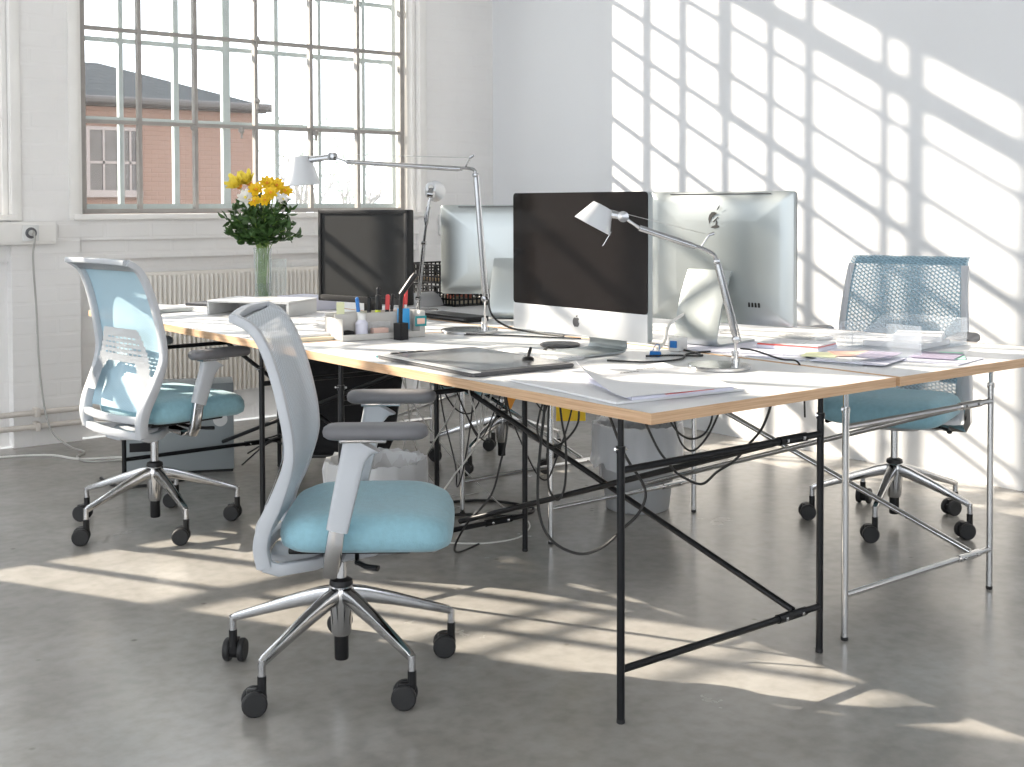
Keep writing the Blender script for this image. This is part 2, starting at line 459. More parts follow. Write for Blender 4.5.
for z, nm, lab in ((.175, 'heating_pipe', 'upper of two painted heating pipes along the window wall'), (.105, 'heating_pipe', 'lower of two painted heating pipes along the window wall')):
    t = thing(nm, lab, 'pipe', (1.0, YW-.045, z))
    bm = NB(); sweep(bm, [(-3, 0, 0), (1.5, 0, 0)], .014, seg=12)
    obj('pipe_run', bm, M['pipe'], t)
    for x in (.55, 1.0):
        bm = NB(); box(bm, x-.012, x+.012, -.02, .043, -.022, .022, .004); obj('clip', bm, M['pipe'], t)
t = thing('wall_trunking', 'cream cable trunking with socket on the wall left of the window', 'trunking', (2.10, YW, 1.017))
bm = NB(); box(bm, -2.6, 0, -.06, -.001, 0, .112, .004); obj('duct', bm, M['paint'], t)
bm = NB(); box(bm, -2.6, -.002, -.064, -.058, .012, .1, .002); obj('cover', bm, M['paint'], t)
s_ = NB(); box(s_, -.165, -.085, -.071, -.062, .017, .097, .004); sk = obj('socket', s_, M['white_plastic'], t)
bm = NB(); lathe(bm, [(.028, 0), (.028, .002), (.024, .0025), (.024, -.006)], 24, axis_mtx((-.125, -.0712, .057), (0, -1, 0))); obj('socket_ring', bm, M['arm_pad'], sk)
bm = NB(); lathe(bm, [(.014, 0), (.015, .018), (.010, .032), (.006, .036)], 16, axis_mtx((1.975, YW-.074, 1.074), (0, -1, 0)))
sweep(bm, smooth_path([(1.975, 6.275, 1.072), (1.975, 6.262, 1.04), (1.977, 6.30, .95), (2.0, 6.335, .7), (2.015, 6.335, .35), (2.05, 6.31, .1), (2.12, 6.24, .008), (2.13, 6.05, .006), (2.06, 5.95, .006), (2.08, 5.80, .006), (2.3, 5.72, .006), (2.52, 5.62, .006)], 6), .005, seg=8)
tag(obj('power_cable', bm, M['cable_grey']), 'pale grey power cable hanging from the wall socket to the floor', 'cable')
bm = NB(); sweep(bm, smooth_path([(1.0, 6.30, .006), (1.6, 6.22, .006), (1.95, 6.1, .006), (2.05, 5.9, .006), (2.2, 5.78, .0125), (2.45, 5.6, .006)], 6), .005, seg=8)
tag(obj('floor_cable', bm, M['cable_white']), 'white cable lying on the floor below the pipes', 'cable')
t = thing('wall_switch', 'small white switch box on the wall between the window and the corner', 'switch', (4.55, YW, 1.017))
bm = NB(); box(bm, -.07, .07, -.035, -.001, 0, .13, .006); obj('housing', bm, M['white_plastic'], t)
bm = NB(); box(bm, -.03, .03, -.041, -.034, .02, .11, .003); obj('rocker', bm, M['white_plastic'], t)

# ---------------------------------------------------------------- outside
bm = NB(); box(bm, -25, 40, YO+.01, 60, -.9, -.6); struct('yard_ground', bm, M['haze_ground'])
t = thing('neighbour_house', 'brick house with slate hipped roof outside the window', 'house', (5.0, 14, -.6))
bm = NB(); box(bm, -6, 2.06, 0, 6, 0, 2.93); obj('wall', bm, M['facade'], t, smooth=False)
bm = NB()
ev = .12; zr = 3.02; pk = .74
q = [(-6.1, -ev, zr), (2.06+ev, -ev, zr), (2.06+ev, 6.1, zr), (-6.1, 6.1, zr), (-6.1, 3, zr+pk), (1.25, 3, zr+pk)]
v = [bm.verts.new(p) for p in q]
for f in ((0, 1, 5, 4), (1, 2, 5), (2, 3, 4, 5), (3, 0, 4), (3, 2, 1, 0)): bm.faces.new([v[i] for i in f])
obj('roof', bm, M['roof_slate'], t, smooth=False)
bm = NB(); sweep(bm, [(-6.1, -ev-.05, zr-.03), (2.06+ev+.04, -ev-.05, zr-.03)], .05, seg=10); box(bm, -6.1, 2.06+ev, -ev, .0, zr-.09, zr-.0)
obj('gutter', bm, M['gutter'], t)
for x0, x1 in ((.02, .34), (.42, .56)):
    f = NB(); z0, z1 = 1.98, 2.66
    box(f, x0-.04, x0, -.05, .02, z0-.04, z1+.04); box(f, x1, x1+.04, -.05, .02, z0-.04, z1+.04)
    box(f, x0, x1, -.05, .02, z1, z1+.04); box(f, x0-.06, x1+.06, -.09, .02, z0-.08, z0)
    m_ = (x0+x1)/2
    box(f, m_-.012, m_+.012, -.045, .0, z0, z1); box(f, x0, x1, -.045, 0, z0+.3, z0+.33)
    fo = obj('house_window', f, M['house_trim'], t, smooth=False)
    g = NB(); box(g, x0, x1, -.03, -.01, z0, z1); obj('pane', g, M['house_pane'], fo, smooth=False)
bm = NB(); box(bm, 5.0, 8.0, YO+.02, 7.85, -.6, 4.6); box(bm, 4.98, 5.05, 7.60, 7.80, -.6, 4.6)
tag(obj('courtyard_wing', bm, M['paint'], smooth=False), 'white wing of the building outside the rightmost panes', 'building')
def tree(x, y, h, seed, label):
    rnd = random.Random(seed)
    t = thing('bare_tree', label, 'tree', (x, y, -.6), 0)
    bm = NB()
    def br(p, d, l, r, lev):
        q = p+d*l; sweep(bm, [p, (p+q)/2+Vector((rnd.uniform(-.03, .03)*l, 0, 0)), q], [r, r*.85, r*.65], seg=6)
        if lev:
            for k in range(3):
                nd = (d+Vector((rnd.uniform(-.8, .8), rnd.uniform(-.8, .8), rnd.uniform(0, .5)))).normalized()
                br(p+d*l*rnd.uniform(.6, 1), nd, l*.62, r*.55, lev-1)
    br(Vector((0, 0, 0)), Vector((0, 0, 1)), h*.42, .09, 3)
    obj('trunk', bm, M['bark'], t)
    bm = NB()
    for k in range(170):
        a = rnd.uniform(0, 2*PI); r = rnd.random()**.5*h*.3; z = h*rnd.uniform(.42, .95)
        c = Vector((r*math.cos(a), r*math.sin(a), z)); s = .07
        d1 = Vector((rnd.uniform(-1, 1), rnd.uniform(-1, 1), rnd.uniform(-1, 1))).normalized()*s; d2 = d1.orthogonal().normalized()*s*.5
        bm.faces.new([bm.verts.new(c+d1), bm.verts.new(c+d2), bm.verts.new(c-d1), bm.verts.new(c-d2)])
    obj('foliage', bm, M['shrub'], t, smooth=False)
tree(10.6, 19, 3.4, 1, 'small pale bare tree outside right of the brick house')
tree(12.4, 21, 3.0, 2, 'thin pale tree furthest right outside the window')
def hedge_blob(x0, x1, y, h, label):
    t = NB(); rnd = random.Random(int(x0*10))
    for k in range(420):
        c = Vector((rnd.uniform(x0, x1), y+rnd.uniform(-.5, .5), -.6+h*rnd.random()**.7)); s = .12
        d1 = Vector((rnd.uniform(-1, 1), rnd.uniform(-1, 1), rnd.uniform(-1, 1))).normalized()*s; d2 = d1.orthogonal().normalized()*s*.6
        t.faces.new([t.verts.new(c+d1), t.verts.new(c+d2), t.verts.new(c-d1), t.verts.new(c-d2)])
    o = obj('hedge', t, M['shrub'], smooth=False)
    tag(o, label, 'hedge')
hedge_blob(8.5, 14, 17, 1.5, 'low pale hedge outside beyond the brick house')

# ---------------------------------------------------------------- desks
ZT, TH = .7458, .0255
def make_desk(label, x0, x1, y0, y1, fx, fy, fd, met, wing):
    t = thing('trestle_desk', label, 'desk', (x0, y0, 0), 0, None)
    W, D = x1-x0, y1-y0
    bm = NB(); box(bm, .004, W-.004, .004, D-.004, ZT-TH, ZT-.0002); obj('tabletop', bm, M['white_top'], t, smooth=False)
    bm = NB()
    box(bm, 0, W, 0, .004, ZT-TH, ZT); box(bm, 0, W, D-.004, D, ZT-TH, ZT)
    box(bm, 0, .004, .004, D-.004, ZT-TH, ZT); box(bm, W-.004, W, .004, D-.004, ZT-TH, ZT)
    obj('edge_band', bm, M['wood'], t, smooth=False)
    fx -= x0; fy -= y0; fw = .735; r = .0097
    for x in (fx, fx+fw):
        for y in (fy, fy+fd):
            bm = NB(); rod(bm, (x, y, .004), (x, y, .642), r, 12); rod(bm, (x, y, .60), (x, y, ZT-TH), r*.78, 10); lathe(bm, [(.0115, .634), (.0115, .650)], 12, Matrix.Translation((x, y, 0)))
            lg = obj('leg', bm, met, t)
            bm = NB(); rod(bm, (x-.022, y-.004, .646), (x+.022, y+.004, .640), .0035, 8); obj('wing_screw', bm, wing, lg)
            bm = NB(); lathe(bm, [(r*.9, 0), (r*1.05, .002), (r*1.05, .010)], 12, Matrix.Translation((x, y, 0))); obj('foot_cap', bm, M['rubber'], lg)
    for y in (fy, fy+fd):
        for z in (.593, .126):
            bm = NB(); rod(bm, (fx, y, z), (fx+fw, y, z), r*.92, 12)
            sx = fx+fw*.84
            rod(bm, (sx-.055, y, z), (sx+.055, y, z), r*1.25, 12)
            cb = obj('crossbar', bm, met, t)
            for q in (-.033, .033):
                bm = NB(); lathe(bm, [(.005, 0), (.005, .004), (.003, .005)], 10, axis_mtx((sx+q, y-r*1.2, z), (0, -1, 0))); obj('bolt', bm, M['chrome'], cb)
    a = fx+fw*.82; b = fx+fw*.62
    for (za, zb, off) in ((.593, .15, 0), (.137, .593, .022)):
        bm = NB(); sweep(bm, [(a+off, fy, za), (b+off+ (.2 if off else 0)*0, fy+fd, zb)], r*.92, seg=12); obj('brace', bm, met, t)
    return t
make_desk('front left white desk on black steel trestle frame', 1.9536, 2.8696, 1.966, 3.712, 1.984, 2.0965, 1.2605, M['black_steel'], M['chrome'])
make_desk('front right white desk on chrome trestle frame', 2.884, 3.800, 1.962, 3.712, 2.8495, 2.1116, 1.2605, M['chrome'], M['chrome'])
make_desk('rear left white desk on black frame nearest the window', 1.960, 2.872, 3.722, 5.490, 1.990, 3.90, 1.27, M['black_steel'], M['chrome'])
make_desk('rear right white desk on chrome frame behind the silver computers', 2.886, 3.802, 3.722, 5.490, 2.86, 3.92, 1.27, M['chrome'], M['chrome'])

# ---------------------------------------------------------------- office chairs
# side profile of the back: (x forward, z)
PROF = [(-.162, .335), (-.169, .385), (-.156, .44), (-.128, .50), (-.098, .585), (-.096, .645), (-.108, .714), (-.126, .788), (-.151, .86), (-.182, .912), (-.224, .938)]
def make_chair(label, loc, face, base_ang, mesh_m, top_dz=0.0, arms=True, lumbar=True, sdz=0.0, adz=0.0, cast=(), lip=None):
    t = thing('office_chair', label, 'chair', (*loc, 0), face, 'swivel office chairs around the desks')
    # --- base
    bm = NB()
    lathe(bm, [(.023, .100), (.026, .110), (.028, .15), (.034, .195), (.035, .218), (.028, .230)], 20)
    obj('base_hub', bm, M['alu'], t)
    bm = NB(); lathe(bm, [(.017, .036), (.0185, .040), (.0185, .108)], 16)
    obj('lift_tube', bm, M['black_plastic'], t)
    bm = NB(); lathe(bm, [(.028, .228), (.031, .232), (.029, .243), (.017, .249)], 20); obj('lift_collar', bm, M['black_plastic'], t)
    bm = NB(); lathe(bm, [(.0145, .243), (.0145, .345+sdz)], 16); obj('gas_lift', bm, M['chrome'], t)
    rnd = random.Random(int(loc[0]*100))
    for k in range(5):
        a = base_ang-face+2*PI*k/5
        d = Vector((math.cos(a), math.sin(a), 0)); up = Vector((0, 0, 1))
        bm = NB()
        path = [d*.018+up*.207, d*.06+up*.199, d*.14+up*.176, d*.22+up*.150, d*.293+up*.126, d*.306+up*.118]
        sweep(bm, path, [.017, .0155, .0135, .0115, .010, .008], [.021, .020, .0165, .013, .0105, .009], seg=12, up=(0, 0, 1), sq=True)
        rod(bm, d*.303+up*.128, d*.303+up*.085, .0095, 12)
        obj('base_leg', bm, M['alu'], t)
        ca = (cast[k] if k < len(cast) else 142)*PI/180+rnd.uniform(-.25, .25)-face
        cd = Vector((math.cos(ca), math.sin(ca), 0)); sd = Vector((-cd.y, cd.x, 0))
        c0 = d*.303+cd*.018; c0.z = .0305
        bm = NB()
        sweep(bm, [c0-sd*.011, c0+sd*.011], .022, seg=14)
        rod(bm, d*.303+up*.09, d*.303+up*.045, .011, 10)
        box(bm, -.03, .012, -.010, .010, .03, .062, .006, mtx=Matrix.Translation(Vector((c0.x, c0.y, 0))) @ Matrix.Rotation(ca+PI, 4, 'Z') @ Matrix.Translation((.012, 0, 0)))
        cs = obj('caster', bm, M['black_plastic'], t)
        for s in (-1, 1):
            bm = NB()
            lathe(bm, [(.012, .0), (.027, .001), (.0305, .005), (.0305, .014), (.027, .018), (.010, .0185)], 20, axis_mtx(c0+sd*(.010*s), sd*s))
            obj('wheel', bm, M['rubber'], cs)
    # --- mechanism
    bm = NB()
    SZ = sdz
    sweep(bm, [(-.17, 0, .318+SZ), (-.10, 0, .323+SZ), (.0, 0, .329+SZ), (.09, 0, .339+SZ), (.125, 0, .348+SZ)], [.055, .095, .095, .085, .06], [.014, .022, .024, .02, .01], seg=16, up=(0, 0, 1), sq=True)
    obj('tilt_mechanism', bm, M['grey_plastic'], t)
    bm = NB(); box(bm, -.11, .19, -.17, .17, .355+SZ, .371+SZ, .006); obj('seat_pan', bm, M['black_plastic'], t)
    for s in (-1, 1):
        bm = NB(); rod(bm, (.05, s*.08, .343+SZ), (.06, s*.19, .340+SZ), .006, 8); sweep(bm, [(.06, s*.185, .340+SZ), (.085, s*.215, .338+SZ), (.115, s*.225, .336+SZ)], [.008, .009, .010], [.005, .006, .007], seg=10, up=(0, 0, 1)); obj('lever', bm, M['black_plastic'], t)
    # --- seat: soft cushion with a waterfall front
    bm = NB()
    cx, hw, hd = .078, .235, .215
    lv = [(.060, .366), (.022, .371), (.004, .385), (.0, .405), (.002, .426), (.012, .443), (.032, .456), (.065, .463), (.12, .464), (.19, .462)]
    rings = []; NS = 44
    for ins, z in lv:
        ring = []
        for k in range(NS):
            th = 2*PI*k/NS; c, s = math.cos(th), math.sin(th); e = .42
            x = math.copysign(abs(c)**e, c)*(hd-ins); y = math.copysign(abs(s)**e, s)*(hw-ins)
            zz = z - .020*max(0, (x-.08)/.15)**2 - .010*max(0, -(x+.10)/.15)**2 + SZ - (.008*(1-(y/hw)**2) if z > .45 else 0)
            ring.append(bm.verts.new((cx+x, y, zz)))
        rings.append(ring)
    for r0, r1 in zip(rings, rings[1:]):
        for k in range(NS): bm.faces.new((r0[k], r0[(k+1) % NS], r1[(k+1) % NS], r1[k]))
    bm.faces.new(rings[0][::-1]); bm.faces.new(rings[-1])
    obj('seat', bm, M['seat'], t, angle=80)
    # --- back frame
    pr = [(x, z+SZ+top_dz*max(0, (z-.385)/.555)) for x, z in PROF]
    PP = smooth_path([(x, 0, z) for x, z in pr], 4)
    def half(z): z -= SZ; return .196+.034*min(1, max(0, (z-.34)/.25))-.018*max(0, (z-.70)/.25)
    bm = NB()
    L = [Vector((p.x, half(p.z), p.z)) for p in PP]; Rr = [Vector((p.x, -half(p.z), p.z)) for p in PP]
    wz = lambda z: .015+.007*max(0, 1-abs(z-SZ-.40)/.15)
    for S in ((L[:-5], Rr[:-5]) if lip else (L, Rr)):
        sweep(bm, S, [.012+.007*max(0, min(1, (.62+SZ-p.z)/.14)) for p in S], [wz(p.z) for p in S], seg=12, up=(0, 1, 0), sq=True)
    top = L[-1]; 
    arc = [Vector((top.x-.004-.012*math.sin(PI*u), half(top.z)*(1-2*u), top.z+.004*math.sin(PI*u))) for u in [i/14 for i in range(15)]]
    if not lip: sweep(bm, arc, [.012]*15, [.010]*15, seg=12, up=(0, 0, 1), sq=True)
    p1 = PP[-5]                                  # rolled lip band below the top edge
    for (z, x, rr) in ((.338+SZ, -.163, .013), (.392+SZ, -.169, .012)):
        arc = [Vector((x-.03*math.sin(PI*u), .197*(1-2*u), z)) for u in [i/12 for i in range(13)]]
        sweep(bm, arc, rr, rr*1.1, seg=10, up=(0, 0, 1), sq=True)
    for s in (-1, 1):
        sweep(bm, [(-.163, s*.196, .338+SZ), (-.13, s*.190, .325+SZ), (-.05, s*.13, .322+SZ), (.0, s*.075, .328+SZ)], [.013, .013, .014, .014], [.016, .016, .015, .014], seg=12, up=(0, 0, 1), sq=True)
    obj('back_frame', bm, M['grey_plastic'], t)
    # --- mesh skin from the lumbar region up to the lip
    bm = NB(); uvl = bm.loops.layers.uv.new('UVMap')
    rows = [p for p in PP if p.z > .405+SZ]; NC = 20; grid = []
    s_acc = 0; prev = None; sl = []
    for p in rows:
        if prev: s_acc += (p-prev).length
        prev = p; sl.append(s_acc)
    for p in rows:
        h = half(p.z)+(.013 if lip else .006); bul = .012*math.sin(PI*min(1, max(0, (p.z-SZ-.40)/.55)))
        grid.append([bm.verts.new((p.x+.004+.015*(1-(2*j/NC-1)**8)-bul*(1-(2*j/NC-1)**2)*.9, h*(2*j/NC-1), p.z)) for j in range(NC+1)])
    for i in range(len(rows)-1):
        for j in range(NC):
            f = bm.faces.new((grid[i][j], grid[i][j+1], grid[i+1][j+1], grid[i+1][j]))
            for lp, (ii, jj) in zip(f.loops, ((i, j), (i, j+1), (i+1, j+1), (i+1, j))):
                lp[uvl].uv = (grid[ii][jj].co.y, sl[ii])
    o = obj('back_mesh', bm, mesh_m, t, angle=80)
    # --- top band: padded lip following the curl
    bm = NB(); rows = [p for p in PP if p.z > pr[-2][1]-.004]
    gr = []
    for p in rows: gr.append([bm.verts.new((p.x-.006, half(p.z)*(2*j/12-1), p.z-.006)) for j in range(13)])
    for i in range(len(rows)-1):
        for j in range(12): bm.faces.new((gr[i][j], gr[i][j+1], gr[i+1][j+1], gr[i+1][j]))
    ex = bmesh.ops.solidify(bm, geom=bm.faces[:], thickness=.006)
    obj('back_lip', bm, lip or M['grey_plastic'], t, angle=60)
    if lumbar:
        bm = NB()
        def px(z):
            for a, b in zip(PP, PP[1:]):
                if a.z <= z <= b.z or b.z <= z <= a.z:
                    u = (z-a.z)/(b.z-a.z) if abs(b.z-a.z) > 1e-6 else 0; return a.x+(b.x-a.x)*u
            return PP[0].x
        NX, NZ = 42, 36; vs = {}
        for i in range(NZ):
            for j in range(NX):
                y = -.205+.41*(j+.5)/NX; z = .475+.235*(i+.5)/NZ+0
                u = (z-.475)/.235
                lim = .205-.085*max(0, (u-.3)/.7)
                inside = abs(y) < lim and not (u < .46 and abs(y) < .125-.06*max(0, (u-.3))/.16*.4)
                vent = (.58 < u < .92) and (i % 3 == 0) and (j % 3 != 1) and abs(y) < lim-.035
                if inside and not vent:
                    q = []
                    for di, dj in ((0, 0), (0, 1), (1, 1), (1, 0)):
                        key = (i+di, j+dj)
                        if key not in vs:
                            yy = -.205+.41*(j+dj)/NX; zz = .475+SZ+.235*(i+di)/NZ
                            vs[key] = bm.verts.new((px(zz)-.022-.012*(1-(yy/.21)**2), yy, zz))
                        q.append(vs[key])
                    bm.faces.new(q)
        bmesh.ops.solidify(bm, geom=bm.faces[:], thickness=.006)
        obj('lumbar_pad', bm, M['grey_plastic'], t, angle=50)
    if arms:
        for s in (-1, 1):
            y = s*.268; AZ = SZ+adz
            bm = NB()
            sweep(bm, [(.010, s*.10, .336+SZ), (.004, s*.20, .330+SZ), (.004, y-s*.010, .336+SZ), (.008, y, .36+SZ), (.018, y, .42+SZ), (.026, y, .465+SZ)], [.010, .012, .017, .020, .0205, .0205], [.014, .014, .014, .013, .013, .013], seg=12, up=(0, s, .0001), sq=True)
            obj('arm_bracket', bm, M['alu'], t)
            bm = NB()
            sweep(bm, [(.022, y, .44+SZ), (.038, y, .50+SZ+adz*.4), (.060, y, .575+AZ), (.072, y, .603+AZ), (.080, y, .617+AZ)], [.026, .028, .030, .038, .052], [.0165, .017, .017, .018, .022], seg=16, up=(0, 1, 0), sq=True)
            ap = obj('arm_post', bm, M['grey_plastic'], t)
            bm = NB(); box(bm, .03, .14, y-.022, y+.022, .615+AZ, .626+AZ, .003); obj('pad_plate', bm, M['alu'], ap)
            bm = NB()
            prof = [(.0, .624), (.03, .0)]
            rings = []
            for ins, z in ((.010, .624), (.002, .630), (0, .640), (.003, .650), (.012, .656), (.03, .658)):
                rings.append([bm.verts.new((px_, py_, z+AZ)) for px_, py_ in rect_pts(.114, y, .250-2*ins, .088-2*ins, .042-ins*.95, 6)])
            for r0, r1 in zip(rings, rings[1:]):
                n = len(r0)
                for k in range(n): bm.faces.new((r0[k], r0[(k+1) % n], r1[(k+1) % n], r1[k]))
            bm.faces.new(rings[0][::-1]); bm.faces.new(rings[-1])
            obj('arm_pad', bm, M['arm_pad'], t, angle=60)
    return t
D2R = PI/180
make_chair('nearest aqua seated office chair in side view at the front left desk', (1.640, 2.781), -37*D2R, 57*D2R, M['mesh_front'], .0, adz=.036,  cast=(142, 52))
make_chair('aqua seated office chair seen from behind at the rear left desk', (1.848, 4.496), 8*D2R, 52*D2R, M['mesh_left'], .02, sdz=.05, adz=-.022)
make_chair('aqua seated office chair facing us at the right edge by the sunlit wall', (4.052, 2.780), 200*D2R, 58*D2R, M['mesh_right'], .02, sdz=.048, adz=.035, lip=M['mesh_right'], cast=(35, 125, 130, 140, 150))
make_chair('office chair tucked under the rear right desk mostly hidden by the computer', (3.57, 4.58), 178*D2R, 60*D2R, M['mesh_right'], 0.0, arms=False)

# ---------------------------------------------------------------- computers
def apple(bm, s, mtx, t=.0006):
    """bitten fruit outline with a leaf, height about s"""
    def lobes():
        out = []
        for p in ((0, .30), (.10, .345), (.22, .355), (.33, .31), (.385, .24)): out.append(p)
        for p in ((.30, .17), (.27, .07), (.30, -.04), (.40, -.11)): out.append(p)        # bite
        for p in ((.36, -.24), (.28, -.37), (.18, -.45), (.09, -.44), (0, -.41), (-.09, -.44), (-.18, -.45), (-.29, -.36), (-.38, -.20), (-.415, -.02), (-.39, .14), (-.31, .28), (-.20, .35), (-.09, .34)): out.append(p)
        return out
    prism(bm, [(x*s, y*s) for x, y in lobes()], 0, t, mtx)
    leaf = [(.0, .37), (.02, .46), (.09, .55), (.19, .59), (.17, .48), (.10, .40)]
    prism(bm, [(x*s, y*s) for x, y in leaf], 0, t, mtx)

def make_imac(label, loc, face, w=.63, h=.44, chin=.085, z0=.06, tilt=0, back_logo=True, sy=0.0, sw=.085, group=None):
    """face: direction the screen looks to; origin on the desk under the screen"""
    t = thing('desktop_computer', label, 'computer', loc, face, group)
    T = Matrix.Translation((0, 0, z0+h/2)) @ Matrix.Rotation(tilt, 4, 'Y') @ Matrix.Translation((0, 0, -z0-h/2))
    # casing: squared front rim, gently bowed back
    bm = NB(); tm = NB(); rings = []
    for (x, ins) in ((.0, .0), (-.018, .0), (-.022, .004), (-.030, .05), (-.040, .12)):
        rings.append([tm.verts.new((x, y, z0+h/2+z)) for y, z in rect_pts(0, 0, w-2*ins, h-2*ins*h/w, max(.012-ins*.05, .008), 4)])
    for r0, r1 in zip(rings, rings[1:]):
        n = len(r0)
        for k in range(n): tm.faces.new((r0[k], r0[(k+1) % n], r1[(k+1) % n], r1[k]))
    tm.faces.new(rings[0]); tm.faces.new(rings[-1][::-1]); add(bm, tm, T)
    case = obj('casing', bm, M['alu_matt'], t, angle=40)
    bm = NB(); box(bm, .0002, .004, -w/2, w/2, z0, z0+chin, .0015, mtx=T); obj('chin', bm, M['alu_white'], t)
    bm = NB(); tm = NB(); prism(tm, rect_pts(0, 0, w, h-chin, .012, 4), 0, .004)
    add(bm, tm, T @ Matrix.Translation((.0002, 0, z0+chin+(h-chin)/2)) @ Matrix(((0, 0, 1, 0), (1, 0, 0, 0), (0, 1, 0, 0), (0, 0, 0, 1))))
    sc = obj('screen', bm, M['glass_black'], t)
    bm = NB(); apple(bm, .036, T @ Matrix.Translation((.0042, 0, z0+chin*.5)) @ Matrix(((0, 0, 1, 0), (1, 0, 0, 0), (0, 1, 0, 0), (0, 0, 0, 1)))); obj('chin_logo', bm, M['dark_plastic'], t, smooth=False)
    # stand: bent aluminium foot
    bm = NB()
    zc = z0+h*.40
    path = smooth_path([(.105, sy, .006), (.03, sy, .006), (-.10, sy, .0065), (-.125, sy, .014), (-.128, sy, .04), (-.09, sy, zc*.62), (-.042, sy, zc)], 5)
    sweep(bm, path, sw, .0055, seg=12, up=(1, 0, .35), sq=True)
    obj('stand', bm, M['alu_matt'], t, angle=50)
    bm = NB(); box(bm, -.046, -.040, -w*.37, w*.33, z0+h-.03, z0+h-.026, mtx=T)
    if back_logo:
        # dark fruit silhouette on the back with a pale swoop cut out of it
        Rm = T @ Matrix.Translation((-.0402, .0, z0+h*.80)) @ Matrix(((0, 0, -1, 0), (-1, 0, 0, 0), (0, 1, 0, 0), (0, 0, 0, 1)))
        s = .064
        b2 = NB()
        prism(b2, [(x*s, y*s) for x, y in ((-.36, -.30), (-.42, -.05), (-.36, .16), (-.22, .30), (-.05, .33), (.10, .24), (-.08, .16), (-.20, .03), (-.27, -.15))], 0, .0006, Rm)
        prism(b2, [(x*s, y*s) for x, y in ((.08, .40), (.14, .52), (.27, .68), (.25, .54), (.17, .43))], 0, .0006, Rm)
        prism(b2, [(x*s, y*s) for x, y in ((-.28, -.50), (-.02, -.54), (.22, -.48), (.20, -.38), (.12, -.36), (.12, -.14), (.06, -.12), (.0, -.36), (-.18, -.42))], 0, .0006, Rm)
        prism(b2, [(x*s, y*s) for x, y in ((-.16, -.20), (.14, .06), (.20, .05), (-.08, -.22))], 0, .0006, Rm)
        obj('back_logo', b2, M['ink'], t, smooth=False)
    bm.free()
    bm = NB(); box(bm, -.0255, -.0235, -w*.36, w*.34, z0+h-.009, z0+h-.006, mtx=T); obj('vent_slot', bm, M['dark_plastic'], t, smooth=False)
    bm = NB()
    for k in range(4): box(bm, -.037, -.0335, -w*.22-.012*k, -w*.22-.006-.012*k, z0+.06, z0+.075, mtx=T)
    obj('port_row', bm, M['black_plastic'], t, smooth=False)
    return t
make_imac('silver computer with glossy black screen at the front left desk', (2.545, 2.885, ZT), PI, .62, .44, .083, .061, 0, back_logo=False)
make_imac('silver computer seen from behind with dark fruit logo on the front right desk', (3.125, 2.815, ZT), 10*PI/180, .553, .435, .083, .070, -.01, sy=.02)
make_imac('silver computer seen from behind on the rear right desk with small ports', (3.175, 4.09, ZT), 38*PI/180, .49, .37, .07, .092, 0, back_logo=False, sy=-.06, sw=.07)

# old flat monitor on the rear left desk
t = thing('flat_monitor', 'black framed monitor with dark grey screen on the rear left desk', 'monitor', (2.70, 4.39, ZT), PI+.235)
w, h, z0 = .51, .383, .061
bm = NB(); box(bm, -.035, 0, -w/2, w/2, z0, z0+h, .006); box(bm, -.07, -.03, -w*.3, w*.3, z0+.06, z0+.3, .01); obj('housing', bm, M['black_plastic'], t)
bm = NB()
for a in ((-w/2, w/2, z0+h-.016, z0+h), (-w/2, w/2, z0, z0+.026), (-w/2, -w/2+.016, z0, z0+h), (w/2-.016, w/2, z0, z0+h)): box(bm, .0, .008, a[0], a[1], a[2], a[3], .002)
obj('bezel', bm, M['black_plastic'], t)
bm = NB(); box(bm, .0005, .002, -w/2+.014, w/2-.014, z0+.024, z0+h-.014); obj('screen', bm, M['screen_matt'], t, smooth=False)
bm = NB(); lathe(bm, [(.12, 0), (.12, .008), (.10, .014), (.03, .018)], 28, Matrix.Translation((-.04, 0, 0))); box(bm, -.075, -.045, -.04, .04, .01, .20, .006); obj('stand', bm, M['black_plastic'], t)

